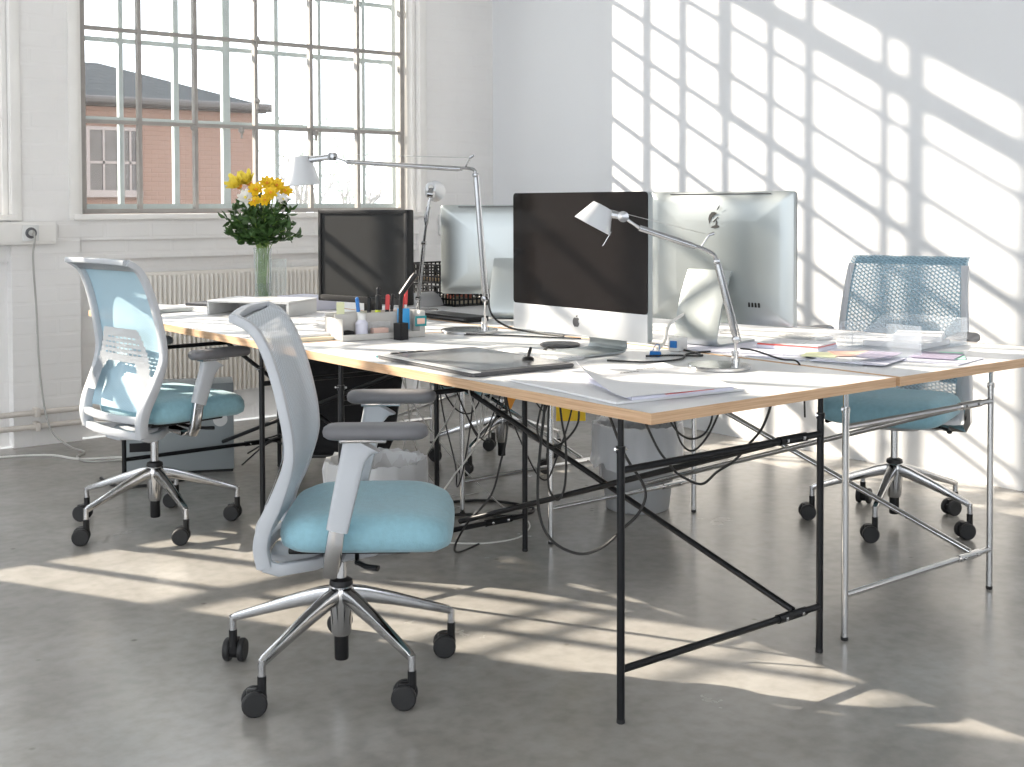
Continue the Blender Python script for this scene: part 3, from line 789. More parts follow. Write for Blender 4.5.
# ---------------------------------------------------------------- lamps
def make_lamp(label, base, joint_low, elbow, arm_end, head, sh_top, sh_wide, rw, rn, base_r, stem_off, stem_top=.085, white=True, group='adjustable desk lamps on the desks'):
    """all given in world coordinates, converted to the lamp's base"""
    b = Vector(base)
    t = thing('desk_lamp', label, 'lamp', base, 0, group)
    V = lambda p: Vector(p)-b
    jl, el, ae, hd, st, sw = map(V, (joint_low, elbow, arm_end, head, sh_top, sh_wide))
    bm = NB(); lathe(bm, [(base_r*.97, 0), (base_r, .002), (base_r, .009), (base_r*.97, .012), (.0, .0125)], 48, caps=False); obj('base', bm, M['alu'], t)
    so = Vector((jl.x, jl.y, 0))
    bm = NB(); rod(bm, so+Vector((0, 0, .010)), so+Vector((0, 0, .028)), .011, 14); rod(bm, so+Vector((0, 0, .02)), so+Vector((0, 0, .048)), .008, 12)
    box(bm, so.x-.012, so.x-.006, so.y-.006, so.y+.006, .012, .05, .002); rod(bm, so+Vector((0, 0, .012)), jl, .0042, 10)
    obj('stem', bm, M['chrome'], t)
    dl = (el-jl).normalized(); side = (ae-el).normalized()
    bm = NB()
    sweep(bm, [jl, jl+dl*.02, el-dl*.02, el], [.006, .0088, .0088, .007], seg=12)
    sweep(bm, [jl+side*-.016, jl+side*-.016+dl*.03, el-side*.012], .0025, seg=6)
    lathe(bm, [(.003, -.012), (.010, -.010), (.010, .010), (.003, .012)], 14, axis_mtx(jl, dl.cross(side)))
    obj('lower_arm', bm, M['lamp_arm'], t)
    du = (ae-el).normalized()
    bm = NB()
    cu = smooth_path([el, el+dl*.018+du*.004, el+dl*.022+du*.035, el+du*.07+dl*.018], 4)
    sweep(bm, cu, .006, seg=10)
    sweep(bm, [el+du*.06+dl*.018, el+du*.08+dl*.016, ae], [.0075, .0092, .0092], seg=12)
    lathe(bm, [(.003, -.011), (.009, -.009), (.009, .009), (.003, .011)], 14, axis_mtx(el, dl.cross(du)))
    n = Vector((0, 0, 1))
    sp = el+du*.045+dl*.02
    rod(bm, sp, sp+(n*.9-du*.5).normalized()*.045, .003, 8); rod(bm, sp+(n*.9-du*.5).normalized()*.045, sp+(n*.9-du*.5).normalized()*.055+du*-.01, .0045, 8)
    obj('upper_arm', bm, M['lamp_arm'], t)
    bm = NB(); sweep(bm, [sp+(n*.9-du*.5).normalized()*.045, hd+n*.01], .0009, seg=6); obj('tension_wire', bm, M['chrome'], t)
    ax = (sw-st).normalized()
    bm = NB()
    sweep(bm, [ae, ae*.6+hd*.4, hd], [.005, .004, .006], seg=8)
    lathe(bm, [(.006, -.016), (.016, -.013), (.016, .013), (.006, .016)], 14, axis_mtx(hd, dl.cross(du)))
    sweep(bm, [hd, hd*.45+(st+ax*.02)*.55, st+ax*.02], [.010, .013, .012], seg=10)
    obj('head_joint', bm, M['lamp_arm'], t)
    L = (sw-st).length
    bm = NB()
    lathe(bm, [(rn*.55, 0), (rn*.9, .001), (rn, .004), (rw, L), (rw-.0015, L), (rn-.0015, .005), (rn*.5, .003)], 36, axis_mtx(st, ax), caps=False)
    sh = obj('shade', bm, M['lamp_white'], t)
    bm = NB(); lathe(bm, [(.008, .004), (.011, .02), (.013, L*.55), (.004, L*.7)], 16, axis_mtx(st, ax)); obj('bulb', bm, M['lamp_inner'], sh)
    o = ax.orthogonal()
    if abs(ax.z) < .95:
        dn = Vector((0, 0, -1)); dn = (dn-ax*dn.dot(ax)).normalized()
        bm = NB(); sweep(bm, [sw+dn*(rw-.002)-ax*.01, sw+dn*(rw-.004)+ax*.036], .003, .0015, seg=8); obj('finger_tab', bm, M['alu'], sh)
    return t
A_ = Vector((2.684, 2.365, ZT))
make_lamp('silver desk lamp leaning low over the front left desk, nearest us', (2.640, 2.387, ZT), (2.684, 2.365, .827), (2.641, 2.399, 1.048), (2.470, 2.534, 1.143), (2.433, 2.563, 1.175),
          (2.390, 2.598, 1.206), (2.366, 2.617, 1.149), .0570, .031, .088, 0)
make_lamp('tall silver desk lamp with level arm reaching in front of the window', (2.690, 3.640, ZT), (2.761, 3.641, .865), (2.736, 3.661, 1.318), (2.525, 4.212, 1.377), (2.496, 4.275, 1.399),
          (2.421, 4.397, 1.404), (2.426, 4.393, 1.289), .072, .040, .105, 0)
make_lamp('small silver desk lamp seen end on behind the black monitor', (3.03, 4.47, ZT), (2.999, 4.425, .81), (3.01, 4.396, 1.046), (3.025, 4.383, 1.20), (3.033, 4.375, 1.255),
          (3.036, 4.380, 1.283), (3.12, 4.47, 1.268), .046, .024, .085, 0)

# ---------------------------------------------------------------- desk-top things
def slab(name, label, cat, poly, z0, z1, m, group=None, bev=.0015, parent=None):
    cx = sum(p[0] for p in poly)/len(poly); cy = sum(p[1] for p in poly)/len(poly)
    bm = NB(); prism(bm, [(x-cx, y-cy) for x, y in poly], 0, z1-z0, bev=bev if (z1-z0) > .004 else 0)
    o = obj(name, bm, m); tag(o, label, cat, group, loc=(cx, cy, z0)); return o
def quad(cx, cy, w, d, a):
    c, s = math.cos(a), math.sin(a)
    return [(cx+x*c-y*s, cy+x*s+y*c) for x, y in ((-w/2, -d/2), (w/2, -d/2), (w/2, d/2), (-w/2, d/2))]

# graphics tablet
t = thing('graphics_tablet', 'large dark graphics tablet with pale rim on the front left desk', 'tablet', (2.178, 2.930, ZT), -0.05)
bm = NB(); prism(bm, rect_pts(0, 0, .355, .525, .015, 4), .0008, .012, bev=.003); obj('body', bm, M['dark_plastic'], t)
bm = NB(); prism(bm, rect_pts(-.165, 0, .030, .535, .006, 3), .0121, .0135); obj('rim', bm, M['alu_white'], t)
bm = NB(); prism(bm, rect_pts(.015, 0, .30, .46, .004, 3), .0121, .0130); obj('active_area', bm, pmat('satin_grey_panel', (.17, .175, .18), .25, noise=(4, .03)), t)
bm = NB()
for k in range(4): prism(bm, rect_pts(-.12+.03*k, .25, .022, .016, .003, 3), .0131, .0145)
obj('key_strip', bm, M['black_plastic'], t)
t = thing('pen_rest', 'small black pen rest with stylus standing on the dark tablet', 'pen', (2.28, 2.80, ZT+.0132))
bm = NB(); lathe(bm, [(.016, 0), (.019, .003), (.013, .009), (.008, .010)], 18); obj('rest', bm, M['black_plastic'], t)
bm = NB(); sweep(bm, [(0, 0, .008), (.010, .004, .024), (.016, .006, .034)], [.004, .0055, .004], seg=10); obj('stylus', bm, M['black_plastic'], t)
for k, (m, lab) in enumerate(((M['teal'], 'teal pencil stub at the far corner of the dark tablet'), (M['red'], 'red pencil stub at the far corner of the dark tablet'))):
    bm = NB(); sweep(bm, [(0, 0, .0035), (.05, .012, .0035), (.058, .014, .0035)], [.0035, .0035, .0008], seg=6)
    tag(obj('pencil', bm, m), lab, 'pencil', loc=(2.025+.055*k, 3.213+.012*k, ZT))
# keyboards
def keyboard(label, cx, cy, a, L=.40, Wd=.115, m='alu_white'):
    t = thing('keyboard', label, 'keyboard', (cx, cy, ZT), a)
    bm = NB(); prism(bm, rect_pts(0, 0, Wd, L, .008, 3), .0008, .009, bev=.002); obj('tray', bm, M[m], t)
    bm = NB()
    for r in range(5):
        for c in range(13):
            x = -Wd/2+.012+r*(Wd-.02)/5; y = -L/2+.01+c*(L-.02)/13
            box(bm, x, x+(Wd-.02)/5-.004, y, y+(L-.02)/13-.004, .009, .0125)
    obj('keys', bm, M['white_plastic'], t, smooth=False)
    return t
keyboard('white slim keyboard under the glossy black screen', 2.425, 2.98, .03)
keyboard('white keyboard behind the desk organizer on the rear left desk', 2.27, 4.16, -.25, .40, .13, 'white_plastic')
keyboard('thin silver keyboard beside the clear trays on the front right desk', 3.44, 2.85, .12)
t = thing('computer_mouse', 'white mouse behind the desk organizer', 'mouse', (2.33, 3.92, ZT), -.3)
bm = NB()
for (ins, z) in ((.004, 0), (0, .006), (.003, .016), (.012, .026), (.024, .030)):
    pass
rings = []
for ins, z in ((.003, .0005), (0, .006), (.002, .016), (.010, .026), (.020, .031)):
    rings.append([bm.verts.new((x, y, z)) for x, y in rect_pts(0, 0, .108-2*ins, .06-2*ins, .029-ins, 5)])
for r0, r1 in zip(rings, rings[1:]):
    n = len(r0)
    for k in range(n): bm.faces.new((r0[k], r0[(k+1) % n], r1[(k+1) % n], r1[k]))
bm.faces.new(rings[0][::-1]); bm.faces.new(rings[-1])
obj('body', bm, M['white_plastic'], t, angle=70)
bm = NB(); sweep(bm, [(.03, -.003, .030), (.03, .003, .030)], .004, seg=10); obj('scroll_wheel', bm, M['grey_plastic'], t)

# catalogue with a curling cover lying on white sheets
slab('paper_stack', 'stack of white sheets under the catalogue at the front desk corner', 'paper', quad(2.20, 2.33, .40, .50, -.10), ZT+.0006, ZT+.006, M['paper'])
t = thing('catalogue', 'open catalogue with curling page and red edge on the front left desk', 'catalogue', (2.215, 2.30, ZT+.0062), -.10)
bm = NB(); prism(bm, [(-.175, -.222), (.135, -.232), (.25, .20), (-.06, .15)], .0006, .008, bev=.001); obj('pages', bm, M['lilac_paper'], t)
bm = NB(); box(bm, -.08, .07, -.2345, -.2275, .0083, .0088); obj('red_strip', bm, M['red_paper'], t, smooth=False)
bm = NB(); NX, NY = 30, 14; gr = []
CO = [Vector(c) for c in ((-.195, -.225), (.14, -.235), (.285, .22), (-.105, .155))]      # slightly fanned sheet: near left, near right, far right, far left
for i in range(NX+1):
    row = []
    for j in range(NY+1):
        u, v = i/NX, j/NY
        p = (CO[0]*(1-u)+CO[1]*u)*(1-v)+(CO[3]*(1-u)+CO[2]*u)*v
        lift = max(0, (.28-u)/.28)*max(0, (v-.15)/.85)
        row.append(bm.verts.new((p.x+.03*lift**2, p.y-.012*lift, .0108+.040*lift**1.25+.0006*math.sin(2*PI*u))))
    gr.append(row)
lo = [[bm.verts.new(v.co-Vector((0, 0, .0009))) for v in row] for row in gr]
for i in range(NX):
    for j in range(NY):
        bm.faces.new((gr[i][j], gr[i+1][j], gr[i+1][j+1], gr[i][j+1])); bm.faces.new((lo[i][j], lo[i][j+1], lo[i+1][j+1], lo[i+1][j]))
rim = lambda g: [g[i][0] for i in range(NX)]+[g[NX][j] for j in range(NY)]+[g[i][NY] for i in range(NX, 0, -1)]+[g[0][j] for j in range(NY, 0, -1)]
a, b = rim(gr), rim(lo)
for k in range(len(a)): bm.faces.new((a[k], b[k], b[(k+1) % len(a)], a[(k+1) % len(a)]))
obj('cover', bm, M['paper'], t, angle=60)
bm = NB(); rnd = random.Random(3)
for (bx, by) in ((.04, .10), (.12, .13)):
    for k in range(6):
        x = bx+k*.011; hgt = rnd.choice((.006, .009))
        box(bm, x, x+.007, by-hgt/2, by+hgt/2, .0126, .0131)
obj('printed_words', bm, M['ink'], t, smooth=False)

# round puck and small bits under the screen
bm = NB(); lathe(bm, [(.062, 0), (.066, .003), (.066, .007), (.060, .010), (.02, .011)], 36)
tag(obj('coaster', bm, M['dark_plastic']), 'round dark disc under the glossy black screen', 'coaster', loc=(2.66, 3.10, ZT))
bm = NB(); sweep(bm, smooth_path([(0, 0, .012), (.02, .01, .02), (.03, -.01, .014), (.01, -.03, .010), (-.02, -.02, .014), (0, 0, .018)], 5), .0035, seg=8)
tag(obj('cable_coil', bm, M['cable_black']), 'small dark cable knot beside the computer foot', 'cable', loc=(2.50, 2.985, ZT-.005))
t = thing('binder_clip', 'blue clip lying beside the glossy black computer', 'clip', (2.70, 2.70, ZT), .4)
bm = NB(); prism(bm, [(-.012, 0), (.012, 0), (.004, .016), (-.004, .016)], -.016, .016, Matrix.Rotation(PI/2, 4, 'X')); obj('body', bm, M['blue'], t, smooth=False)
bm = NB(); sweep(bm, smooth_path([(.002, -.01, .015), (.014, -.008, .03), (.018, 0, .034), (.014, .008, .03), (.002, .01, .015)], 4), .0012, seg=6); obj('handle', bm, M['blue'], t)
t = thing('plug_adapter', 'white plug adapter with blue end behind the glossy screen', 'plug', (2.86, 2.76, ZT), .3)
bm = NB(); box(bm, -.03, .03, -.02, .02, 0, .045, .006); obj('body', bm, M['white_plastic'], t)
bm = NB(); box(bm, -.034, -.029, -.012, .012, .012, .034, .002); obj('end_cap', bm, M['blue'], t)

# desk organizer with its contents
t = thing('desk_organizer', 'pale grey desk organizer full of pens at the far end of the front left desk', 'organizer', (2.17, 3.662, ZT), -.125)
L = .30
bm = NB(); box(bm, 0, L, 0, .15, .001, .006, .001); obj('floor_plate', bm, M['organizer'], t)
bm = NB(); box(bm, 0, L, -.002, .004, .001, .022, .001); obj('front_lip', bm, M['organizer'], t)
bm = NB(); box(bm, 0, L+.016, .064, .069, .001, .088, .001); obj('divider', bm, M['organizer'], t)
bm = NB(); box(bm, 0, .005, .0, .15, .001, .075, .001); obj('side_wall', bm, M['organizer'], t)
bm = NB(); box(bm, L-.004, L+.016, .0, .15, .001, .092, .001); obj('side_wall', bm, M['organizer'], t)
bm = NB(); box(bm, 0, L, .145, .15, .001, .088, .001); obj('back_wall', bm, M['organizer'], t)
ORG = Matrix.Translation((2.17, 3.662, ZT)) @ Matrix.Rotation(-.125, 4, 'Z')
def onorg(x, y, z=0): return tuple(ORG @ Vector((x, y, z)))
def pen(name, label, x, y, lean, h, m_body, m_cap, r=.006, cat='pen'):
    t = thing(name, label, cat, onorg(x, y, .0065), -.125)
    e = Vector((lean[0], lean[1], h)); bm = NB(); sweep(bm, [(0, 0, 0), tuple(e*.66)], r, seg=10); obj('barrel', bm, m_body, t)
    bm = NB(); sweep(bm, [tuple(e*.62), tuple(e*.97), tuple(e)], [r*1.15, r*1.1, r*.5], seg=10); obj('cap', bm, m_cap, t)
pen('marker_pen', 'white pen with blue cap in the desk organizer', .115, .10, (-.015, .0), .135, M['white_plastic'], M['blue'])
pen('marker_pen', 'black marker next to the blue capped pen in the organizer', .150, .105, (-.002, .0), .135, M['dark_plastic'], M['black_plastic'], .0075)
pen('highlighter', 'black highlighter with neon band in the organizer', .178, .10, (.004, .0), .140, M['lime'], M['black_plastic'], .010)
pen('marker_pen', 'tallest black marker in the organizer', .194, .12, (.0, .004), .165, M['dark_plastic'], M['black_plastic'], .007)
pen('marker_pen', 'marker with red cap in the organizer', .212, .10, (.008, .0), .140, M['black_plastic'], M['red'], .0075)
pen('marker_pen', 'dark pen at the right of the red capped marker', .232, .11, (.012, .0), .140, M['dark_plastic'], M['black_plastic'], .006)
t = thing('correction_bottle', 'small white bottle with lilac label in the front of the organizer', 'bottle', onorg(.088, .034, .0065), 0)
bm = NB(); lathe(bm, [(.019, 0), (.022, .003), (.022, .05), (.014, .06), (.012, .064)], 20); obj('body', bm, M['lilac_paper'], t)
bm = NB(); lathe(bm, [(.014, .062), (.014, .082), (.011, .085)], 18); obj('cap', bm, M['white_plastic'], t)
t = thing('tape_box', 'clear box of small things in the front of the organizer', 'box', onorg(.155, .034, .0065), -.125)
bm = NB(); box(bm, -.033, .033, -.02, .02, 0, .052, .003); obj('case', bm, M['clear'], t)
bm = NB(); box(bm, -.028, .028, -.016, .016, .003, .030, .002); obj('contents', bm, M['peach'], t)
bm = NB(); sweep(bm, smooth_path([(-.025, 0, .012), (0, .004, .022), (.026, 0, .014)], 4), [.004]*1+[.012]*7+[.005], seg=8)
tag(obj('stapler', bm, M['black_plastic']), 'dark rounded stapler at the left end of the organizer', 'stapler', loc=onorg(.035, .034, .0022), rotz=-.1)
bm = NB(); sweep(bm, [(-.04, 0, .006), (.04, .003, .006)], .005, seg=8); tag(obj('wooden_pencil', bm, M['tan']), 'tan wooden pencil lying in the front of the organizer', 'pencil', loc=onorg(.225, .03, .0065), rotz=-.1)
bm = NB(); box(bm, -.014, .014, -.0008, .0008, 0, .062); tag(obj('sticky_note', bm, M['sticky'], smooth=False), 'pale yellow sticky note standing at the back left of the organizer', 'note', loc=onorg(.052, .1445-.012, .062), rotz=-.3)
bm = NB(); box(bm, -.022, .022, -.004, .004, 0, .075, .002); tag(obj('gum_packet', bm, M['cyan']), 'bright blue packet standing at the right end of the organizer', 'packet', loc=onorg(.255, .048, .024), rotz=-.3)
bm = NB(); box(bm, -.022, .022, -.0015, .0015, 0, .036, .0005, mi=0); box(bm, -.015, .015, -.0022, -.0014, .008, .028, mi=1)
tag(obj('picture_card', bm, [M['teal'], M['peach']], smooth=False), 'small teal picture card on the right face of the organizer', 'card', loc=onorg(.298, -.0022, .038), rotz=-.125)
for k, (dx, dz, hh) in enumerate(((.285, .10, .16), (.300, .115, .19))):
    pen('marker_pen', ('white marker with red cap at the right end of the organizer', 'second white marker with red cap, furthest right in the organizer')[k], dx-.01, .11, (.012, .01), .13+.03*k, M['white_plastic'], M['red'], .006)
t = thing('pen_cup', 'black square pen cup in front of the organizer', 'cup', (2.362, 3.592, ZT), .2)
bm = NB()
for a in ((-.018, .018, -.018, -.015), (-.018, .018, .015, .018), (-.018, -.015, -.018, .018), (.015, .018, -.018, .018)): box(bm, a[0], a[1], a[2], a[3], .0, .058)
box(bm, -.018, .018, -.018, .018, 0, .004); obj('cup', bm, M['black_plastic'], t, smooth=False)
t = thing('cutter_knife', 'long black cutter leaning out of the black pen cup', 'cutter', (2.362, 3.592, ZT+.0045), 0)
bm = NB(); sweep(bm, [(-.004, 0, 0), (.0, 0, .13), (.004, -.002, .16)], .008, .005, seg=8, up=(0, 1, 0)); obj('handle', bm, M['black_plastic'], t)
bm = NB(); sweep(bm, [(.0, 0, .150), (.035, -.022, .208), (.045, -.028, .222)], [.009, .011, .010], [.008, .010, .008], seg=8, up=(0, 1, 0)); obj('hinged_blade_cover', bm, M['black_plastic'], t)
bm = NB(); box(bm, -.04, .04, -.02, .02, 0, .03, .003); tag(obj('card_box', bm, M['green']), 'small green box under the left corner of the black monitor', 'box', loc=(2.47, 4.18, ZT), rotz=.3)

# rear left desk: monitor riser, papers, books
t = thing('monitor_riser', 'white open fronted riser box on the rear left desk', 'riser', (2.269, 4.944, ZT), math.atan2(4.618-4.944, 2.482-2.269))
L, Dp, H = .39, .25, .062
bm = NB(); box(bm, 0, L, 0, Dp, H-.010, H, .003); obj('top_board', bm, M['white_plastic'], t)
for x in (0, L-.012): 
    bm = NB(); box(bm, x, x+.012, 0, Dp, 0, H-.0102, .002); obj('side_board', bm, M['white_plastic'], t)
bm = NB(); box(bm, .012, L-.012, Dp-.01, Dp, 0, H-.0102); obj('back_board', bm, M['white_plastic'], t)
t = thing('laptop', 'closed silver laptop at the far left end of the rear left desk', 'laptop', (2.17, 5.30, ZT), .15)
bm = NB(); prism(bm, rect_pts(0, 0, .23, .32, .012, 4), .002, .011, bev=.002); obj('base', bm, M['alu_matt'], t)
bm = NB(); prism(bm, rect_pts(0, 0, .23, .32, .012, 4), .0115, .017, bev=.002); obj('lid', bm, M['alu_white'], t)
slab('notebook', 'dark notebook on the papers behind the riser', 'notebook', quad(2.50, 5.28, .20, .26, .5), ZT+.0085, ZT+.020, M['dark_plastic'])
slab('paper_stack', 'loose white papers under the dark notebook', 'paper', quad(2.47, 5.28, .28, .34, .2), ZT+.0006, ZT+.008, M['paper'])
slab('paper_stack', 'white papers under the white keyboard', 'paper', quad(2.36, 4.40, .22, .30, -.45), ZT+.0006, ZT+.004, M['paper'])
slab('drawing_pad', 'cream edged drawing pad beside the organizer at the desk joint', 'pad', quad(2.10, 3.845, .26, .20, -.12), ZT+.0006, ZT+.012, [M['cream']])
slab('white_binder', 'white folder lying on the cream edged drawing pad', 'folder', quad(2.11, 3.87, .25, .19, -.12), ZT+.0125, ZT+.022, M['paper'])
slab('paper_stack', 'blue grey papers stacked at the back of the rear left desk behind the monitor', 'paper', quad(2.76, 4.95, .16, .26, .1), ZT+.0006, ZT+.055, M['lilac_paper'])
# vase and bouquet
t = thing('flower_vase', 'clear glass vase holding the yellow bouquet on the rear left desk', 'vase', (2.70, 5.27, ZT))
bm = NB(); lathe(bm, [(.030, 0), (.036, .003), (.037, .02), (.038, .15), (.042, .265), (.040, .265), (.036, .15), (.034, .02), (.0, .016)], 28, caps=False); obj('glass', bm, M['vase'], t, angle=60)
bm = NB(); lathe(bm, [(.0, .017), (.033, .018), (.0345, .10), (.0, .10)], 24, caps=False); obj('water', bm, clear_mat('green_tinted_water', (.40, .50, .25), .12, .05, .3), t)
bm = NB(); lathe(bm, [(.034, 0), (.036, .003), (.040, .21), (.0385, .21), (.034, .006)], 24, caps=False)
tag(obj('clear_jug', bm, M['vase'], angle=60), 'empty frosted glass right behind the flower vase', 'glass', loc=(2.795, 5.30, ZT))
VB = Vector((2.70, 5.27, ZT+.02)); RT = Vector((.7833, -.6217, 0)); FW = Vector((.6217, .7833, 0))
def blossom(bm, c, d, r, kind, rnd):
    d = d.normalized(); q = d.to_track_quat('Z', 'Y')
    layers = ((9, 1.0, .25), (8, .75, .55), (6, .45, .95)) if kind != 'lily' else ((6, 1.1, .9), (6, .9, 1.2))
    for n, s, tl in layers:
        for k in range(n):
            a = 2*PI*(k+rnd.random()*.4)/n
            dirp = Vector((math.cos(a)*math.cos(tl), math.sin(a)*math.cos(tl), math.sin(tl)))
            sd = Vector((-math.sin(a), math.cos(a), 0)); L = r*s; wd = r*(.30 if kind != 'lily' else .24)
            pts = [Vector((0, 0, 0)), dirp*L*.5+sd*wd, dirp*L*.92+sd*wd*.5, dirp*L*1.02-Vector((0, 0, L*.06)), dirp*L*.92-sd*wd*.5, dirp*L*.5-sd*wd]
            mid = dirp*L*.5+Vector((0, 0, -L*.06))
            vs = [bm.verts.new(c+q @ p) for p in pts]; mv = bm.verts.new(c+q @ mid)
            for i in range(6): bm.faces.new((vs[i], vs[(i+1) % 6], mv))
def flower(label, off, m, r, kind='daisy', seed=0, group='flowers in the bouquet'):
    rnd = random.Random(seed)
    top = RT*off[0]+FW*off[1]+Vector((0, 0, off[2]))
    t = thing('cut_flower', label, 'flower', VB, 0, group)
    bm = NB(); base = Vector((rnd.uniform(-.02, .02), rnd.uniform(-.02, .02), 0)); neck = Vector((rnd.uniform(-.02, .02), rnd.uniform(-.02, .02), .24))
    sweep(bm, smooth_path([base, neck, neck*.4+top*.6+Vector((0, 0, .02)), top], 4), .0028, seg=6); obj('stem', bm, M['stem'], t)
    bm = NB(); d = (top-Vector((0, 0, .25))); d = Vector((d.x*1.3, d.y*1.3, max(d.z, .08)*.7))-FW*.30
    blossom(bm, top, d, r, kind, rnd); obj('blossom', bm, m, t, angle=80)
    bm = NB(); lathe(bm, [(.001, -.004), (r*.22, .0), (r*.2, r*.16), (.001, r*.22)], 10, axis_mtx(top, d)); obj('flower_centre', bm, M['orange'] if m is not M['white_petal'] else M['pale_yellow'], t)
FL = [('large pale yellow lily at the top left of the bouquet', (-.105, 0, .530), 'pale_yellow', .072, 'lily'),
      ('second pale yellow lily just right of the topmost one', (-.062, .01, .545), 'pale_yellow', .068, 'lily'),
      ('golden bloom left of centre of the bouquet', (-.022, -.03, .515), 'yellow', .040, 'daisy'),
      ('golden bloom at the top centre of the bouquet', (.026, -.01, .545), 'yellow', .040, 'daisy'),
      ('golden bloom upper right in the bouquet', (.068, 0, .535), 'yellow', .040, 'daisy'),
      ('golden bloom at the far right edge of the bouquet', (.104, .01, .510), 'yellow', .038, 'daisy'),
      ('golden bloom right of centre of the bouquet', (.046, -.035, .500), 'yellow', .038, 'daisy'),
      ('lowest golden bloom in the middle of the bouquet', (.022, -.045, .466), 'yellow', .032, 'daisy'),
      ('lowest golden bloom left in the bouquet', (-.026, -.045, .462), 'yellow', .030, 'daisy'),
      ('white bloom below the pale lilies', (-.070, -.03, .478), 'white_petal', .044, 'daisy'),
      ('small white bloom at the right side of the bouquet', (.100, -.02, .470), 'white_petal', .030, 'daisy')]
for i, (lab, off, m, r, kd) in enumerate(FL): flower(lab, off, M[m], r, kd, i+1)
def sprig(label, off, n, ls, seed, group='leafy sprigs in the bouquet'):
    rnd = random.Random(seed); tip = RT*off[0]+FW*off[1]+Vector((0, 0, off[2]))
    t = thing('leafy_sprig', label, 'foliage', VB, 0, group)
    neck = Vector((rnd.uniform(-.024, .024), rnd.uniform(-.024, .024), .235)); b0 = Vector((rnd.uniform(-.02, .02), rnd.uniform(-.02, .02), .0))
    path = smooth_path([b0, neck, neck*.5+tip*.5+Vector((0, 0, .02)), tip], 8)
    bm = NB(); sweep(bm, path, .002, seg=6); obj('stem', bm, M['stem'], t)
    bm = NB()
    k0 = int(len(path)*.42)
    for k in range(n):
        p = path[k0+int((len(path)-1-k0)*(k+1)/n)]
        d = Vector((rnd.uniform(-1, 1), rnd.uniform(-1, 1), rnd.uniform(-.5, .7))).normalized(); d = (d+(tip-neck).normalized()*.5).normalized()
        s = d.cross(Vector((rnd.uniform(-1, 1), rnd.uniform(-1, 1), 1))).normalized(); L = ls*rnd.uniform(.7, 1.2); w = L*.24
        nn = d.cross(s)
        a = [p, p+d*L*.35+s*w+nn*.003, p+d*L*.7+s*w*.7, p+d*L-nn*L*.12, p+d*L*.7-s*w*.7, p+d*L*.35-s*w+nn*.003]
        vs = [bm.verts.new(q) for q in a]; mv = bm.verts.new(p+d*L*.5-nn*.006)
        for i in range(6): bm.faces.new((vs[i], vs[(i+1) % 6], mv))
    obj('leaves', bm, M['leaf'], t, angle=80)
spr = [(-.175, 0, .385), (-.14, .03, .43), (-.15, -.02, .31), (-.11, -.05, .38), (-.06, -.06, .42), (-.02, -.07, .36), (.0, .03, .46), (.03, -.06, .40), (.07, -.05, .43), (.10, -.02, .45), (.14, .02, .37), (.12, -.04, .33), (.165, 0, .30), (-.10, -.05, .28), (.05, -.06, .31), (.10, .05, .47), (-.05, .05, .47), (-.12, .0, .35), (.02, -.04, .43), (-.04, -.06, .30), (.08, -.06, .37), (-.08, -.02, .45), (.0, -.07, .34), (.13, .0, .42), (-.02, .0, .47)]
for i, s in enumerate(spr):
    sprig('green leafy sprig in the bouquet in the glass vase', s, 20, .055, 40+i)

# rear right desk: wire mesh trays, dark box
def mesh_tray(label, cx, cy, z, a, w=.27, d=.40, h=.082):
    t = thing('letter_tray', label, 'tray', (cx, cy, z), a, 'black mesh letter trays')
    bm = NB(); st = .0076; pitch = .0235
    def panel(p0, ux, uz, L, H):
        p0, ux, uz = Vector(p0), Vector(ux), Vector(uz)
        n = int(L/pitch)
        for i in range(n+1): sweep(bm, [p0+ux*(L*i/n), p0+ux*(L*i/n)+uz*H], st*.72, st*.4, seg=4, up=tuple(ux.cross(uz)))
        m = max(1, int(H/pitch))
        for j in range(m+1): sweep(bm, [p0+uz*(H*j/m), p0+uz*(H*j/m)+ux*L], st*.72, st*.4, seg=4, up=tuple(ux.cross(uz)))
    panel((-w/2, -d/2, .004), (0, 1, 0), (0, 0, 1), d, h); panel((w/2, -d/2, .004), (0, 1, 0), (0, 0, 1), d, h)
    panel((-w/2, -d/2, .004), (1, 0, 0), (0, 0, 1), w, h); panel((-w/2, d/2, .004), (1, 0, 0), (0, 0, 1), w, h)
    panel((-w/2, -d/2, .004), (1, 0, 0), (0, 1, 0), w, d)
    obj('wire_mesh', bm, M['black_steel'], t, smooth=False)
    bm = NB(); sweep(bm, [(-w/2, -d/2, h+.004), (w/2, -d/2, h+.004), (w/2, d/2, h+.004), (-w/2, d/2, h+.004)], .003, seg=6, up=(0, 0, 1), closed=True); obj('rim_wire', bm, M['black_steel'], t)
    for sx in (-1, 1):
        for sy in (-1, 1):
            bm = NB(); rod(bm, (sx*w/2, sy*d/2, 0), (sx*w/2, sy*d/2, .098), .003, 8); obj('post', bm, M['black_steel'], t)
mesh_tray('lower black mesh letter tray behind the small desk lamp', 3.44, 4.78, ZT, 0)
mesh_tray('upper black mesh letter tray behind the small desk lamp', 3.44, 4.78, ZT+.0985, 0)
slab('envelope_stack', 'tan and cream envelopes in the upper mesh tray', 'paper', quad(3.44, 4.78, .22, .32, .02), ZT+.108, ZT+.122, M['tan'])
slab('envelope_stack', 'cream papers lying in the lower mesh tray', 'paper', quad(3.44, 4.78, .22, .32, -.03), ZT+.0085, ZT+.026, M['cream'])
bm = NB(); sweep(bm, smooth_path([(-.05, -.02, .014), (-.02, .01, .026), (.02, -.01, .024), (.05, .02, .014)], 4), [.010]+[.022]*11+[.010], [.008]+[.015]*11+[.008], seg=10, up=(0, 0, 1))
tag(obj('cloth_bundle', bm, M['pink']), 'crumpled salmon pink cloth on the cream papers in the tray', 'cloth', loc=(3.40, 4.68, ZT+.025), rotz=-.7)
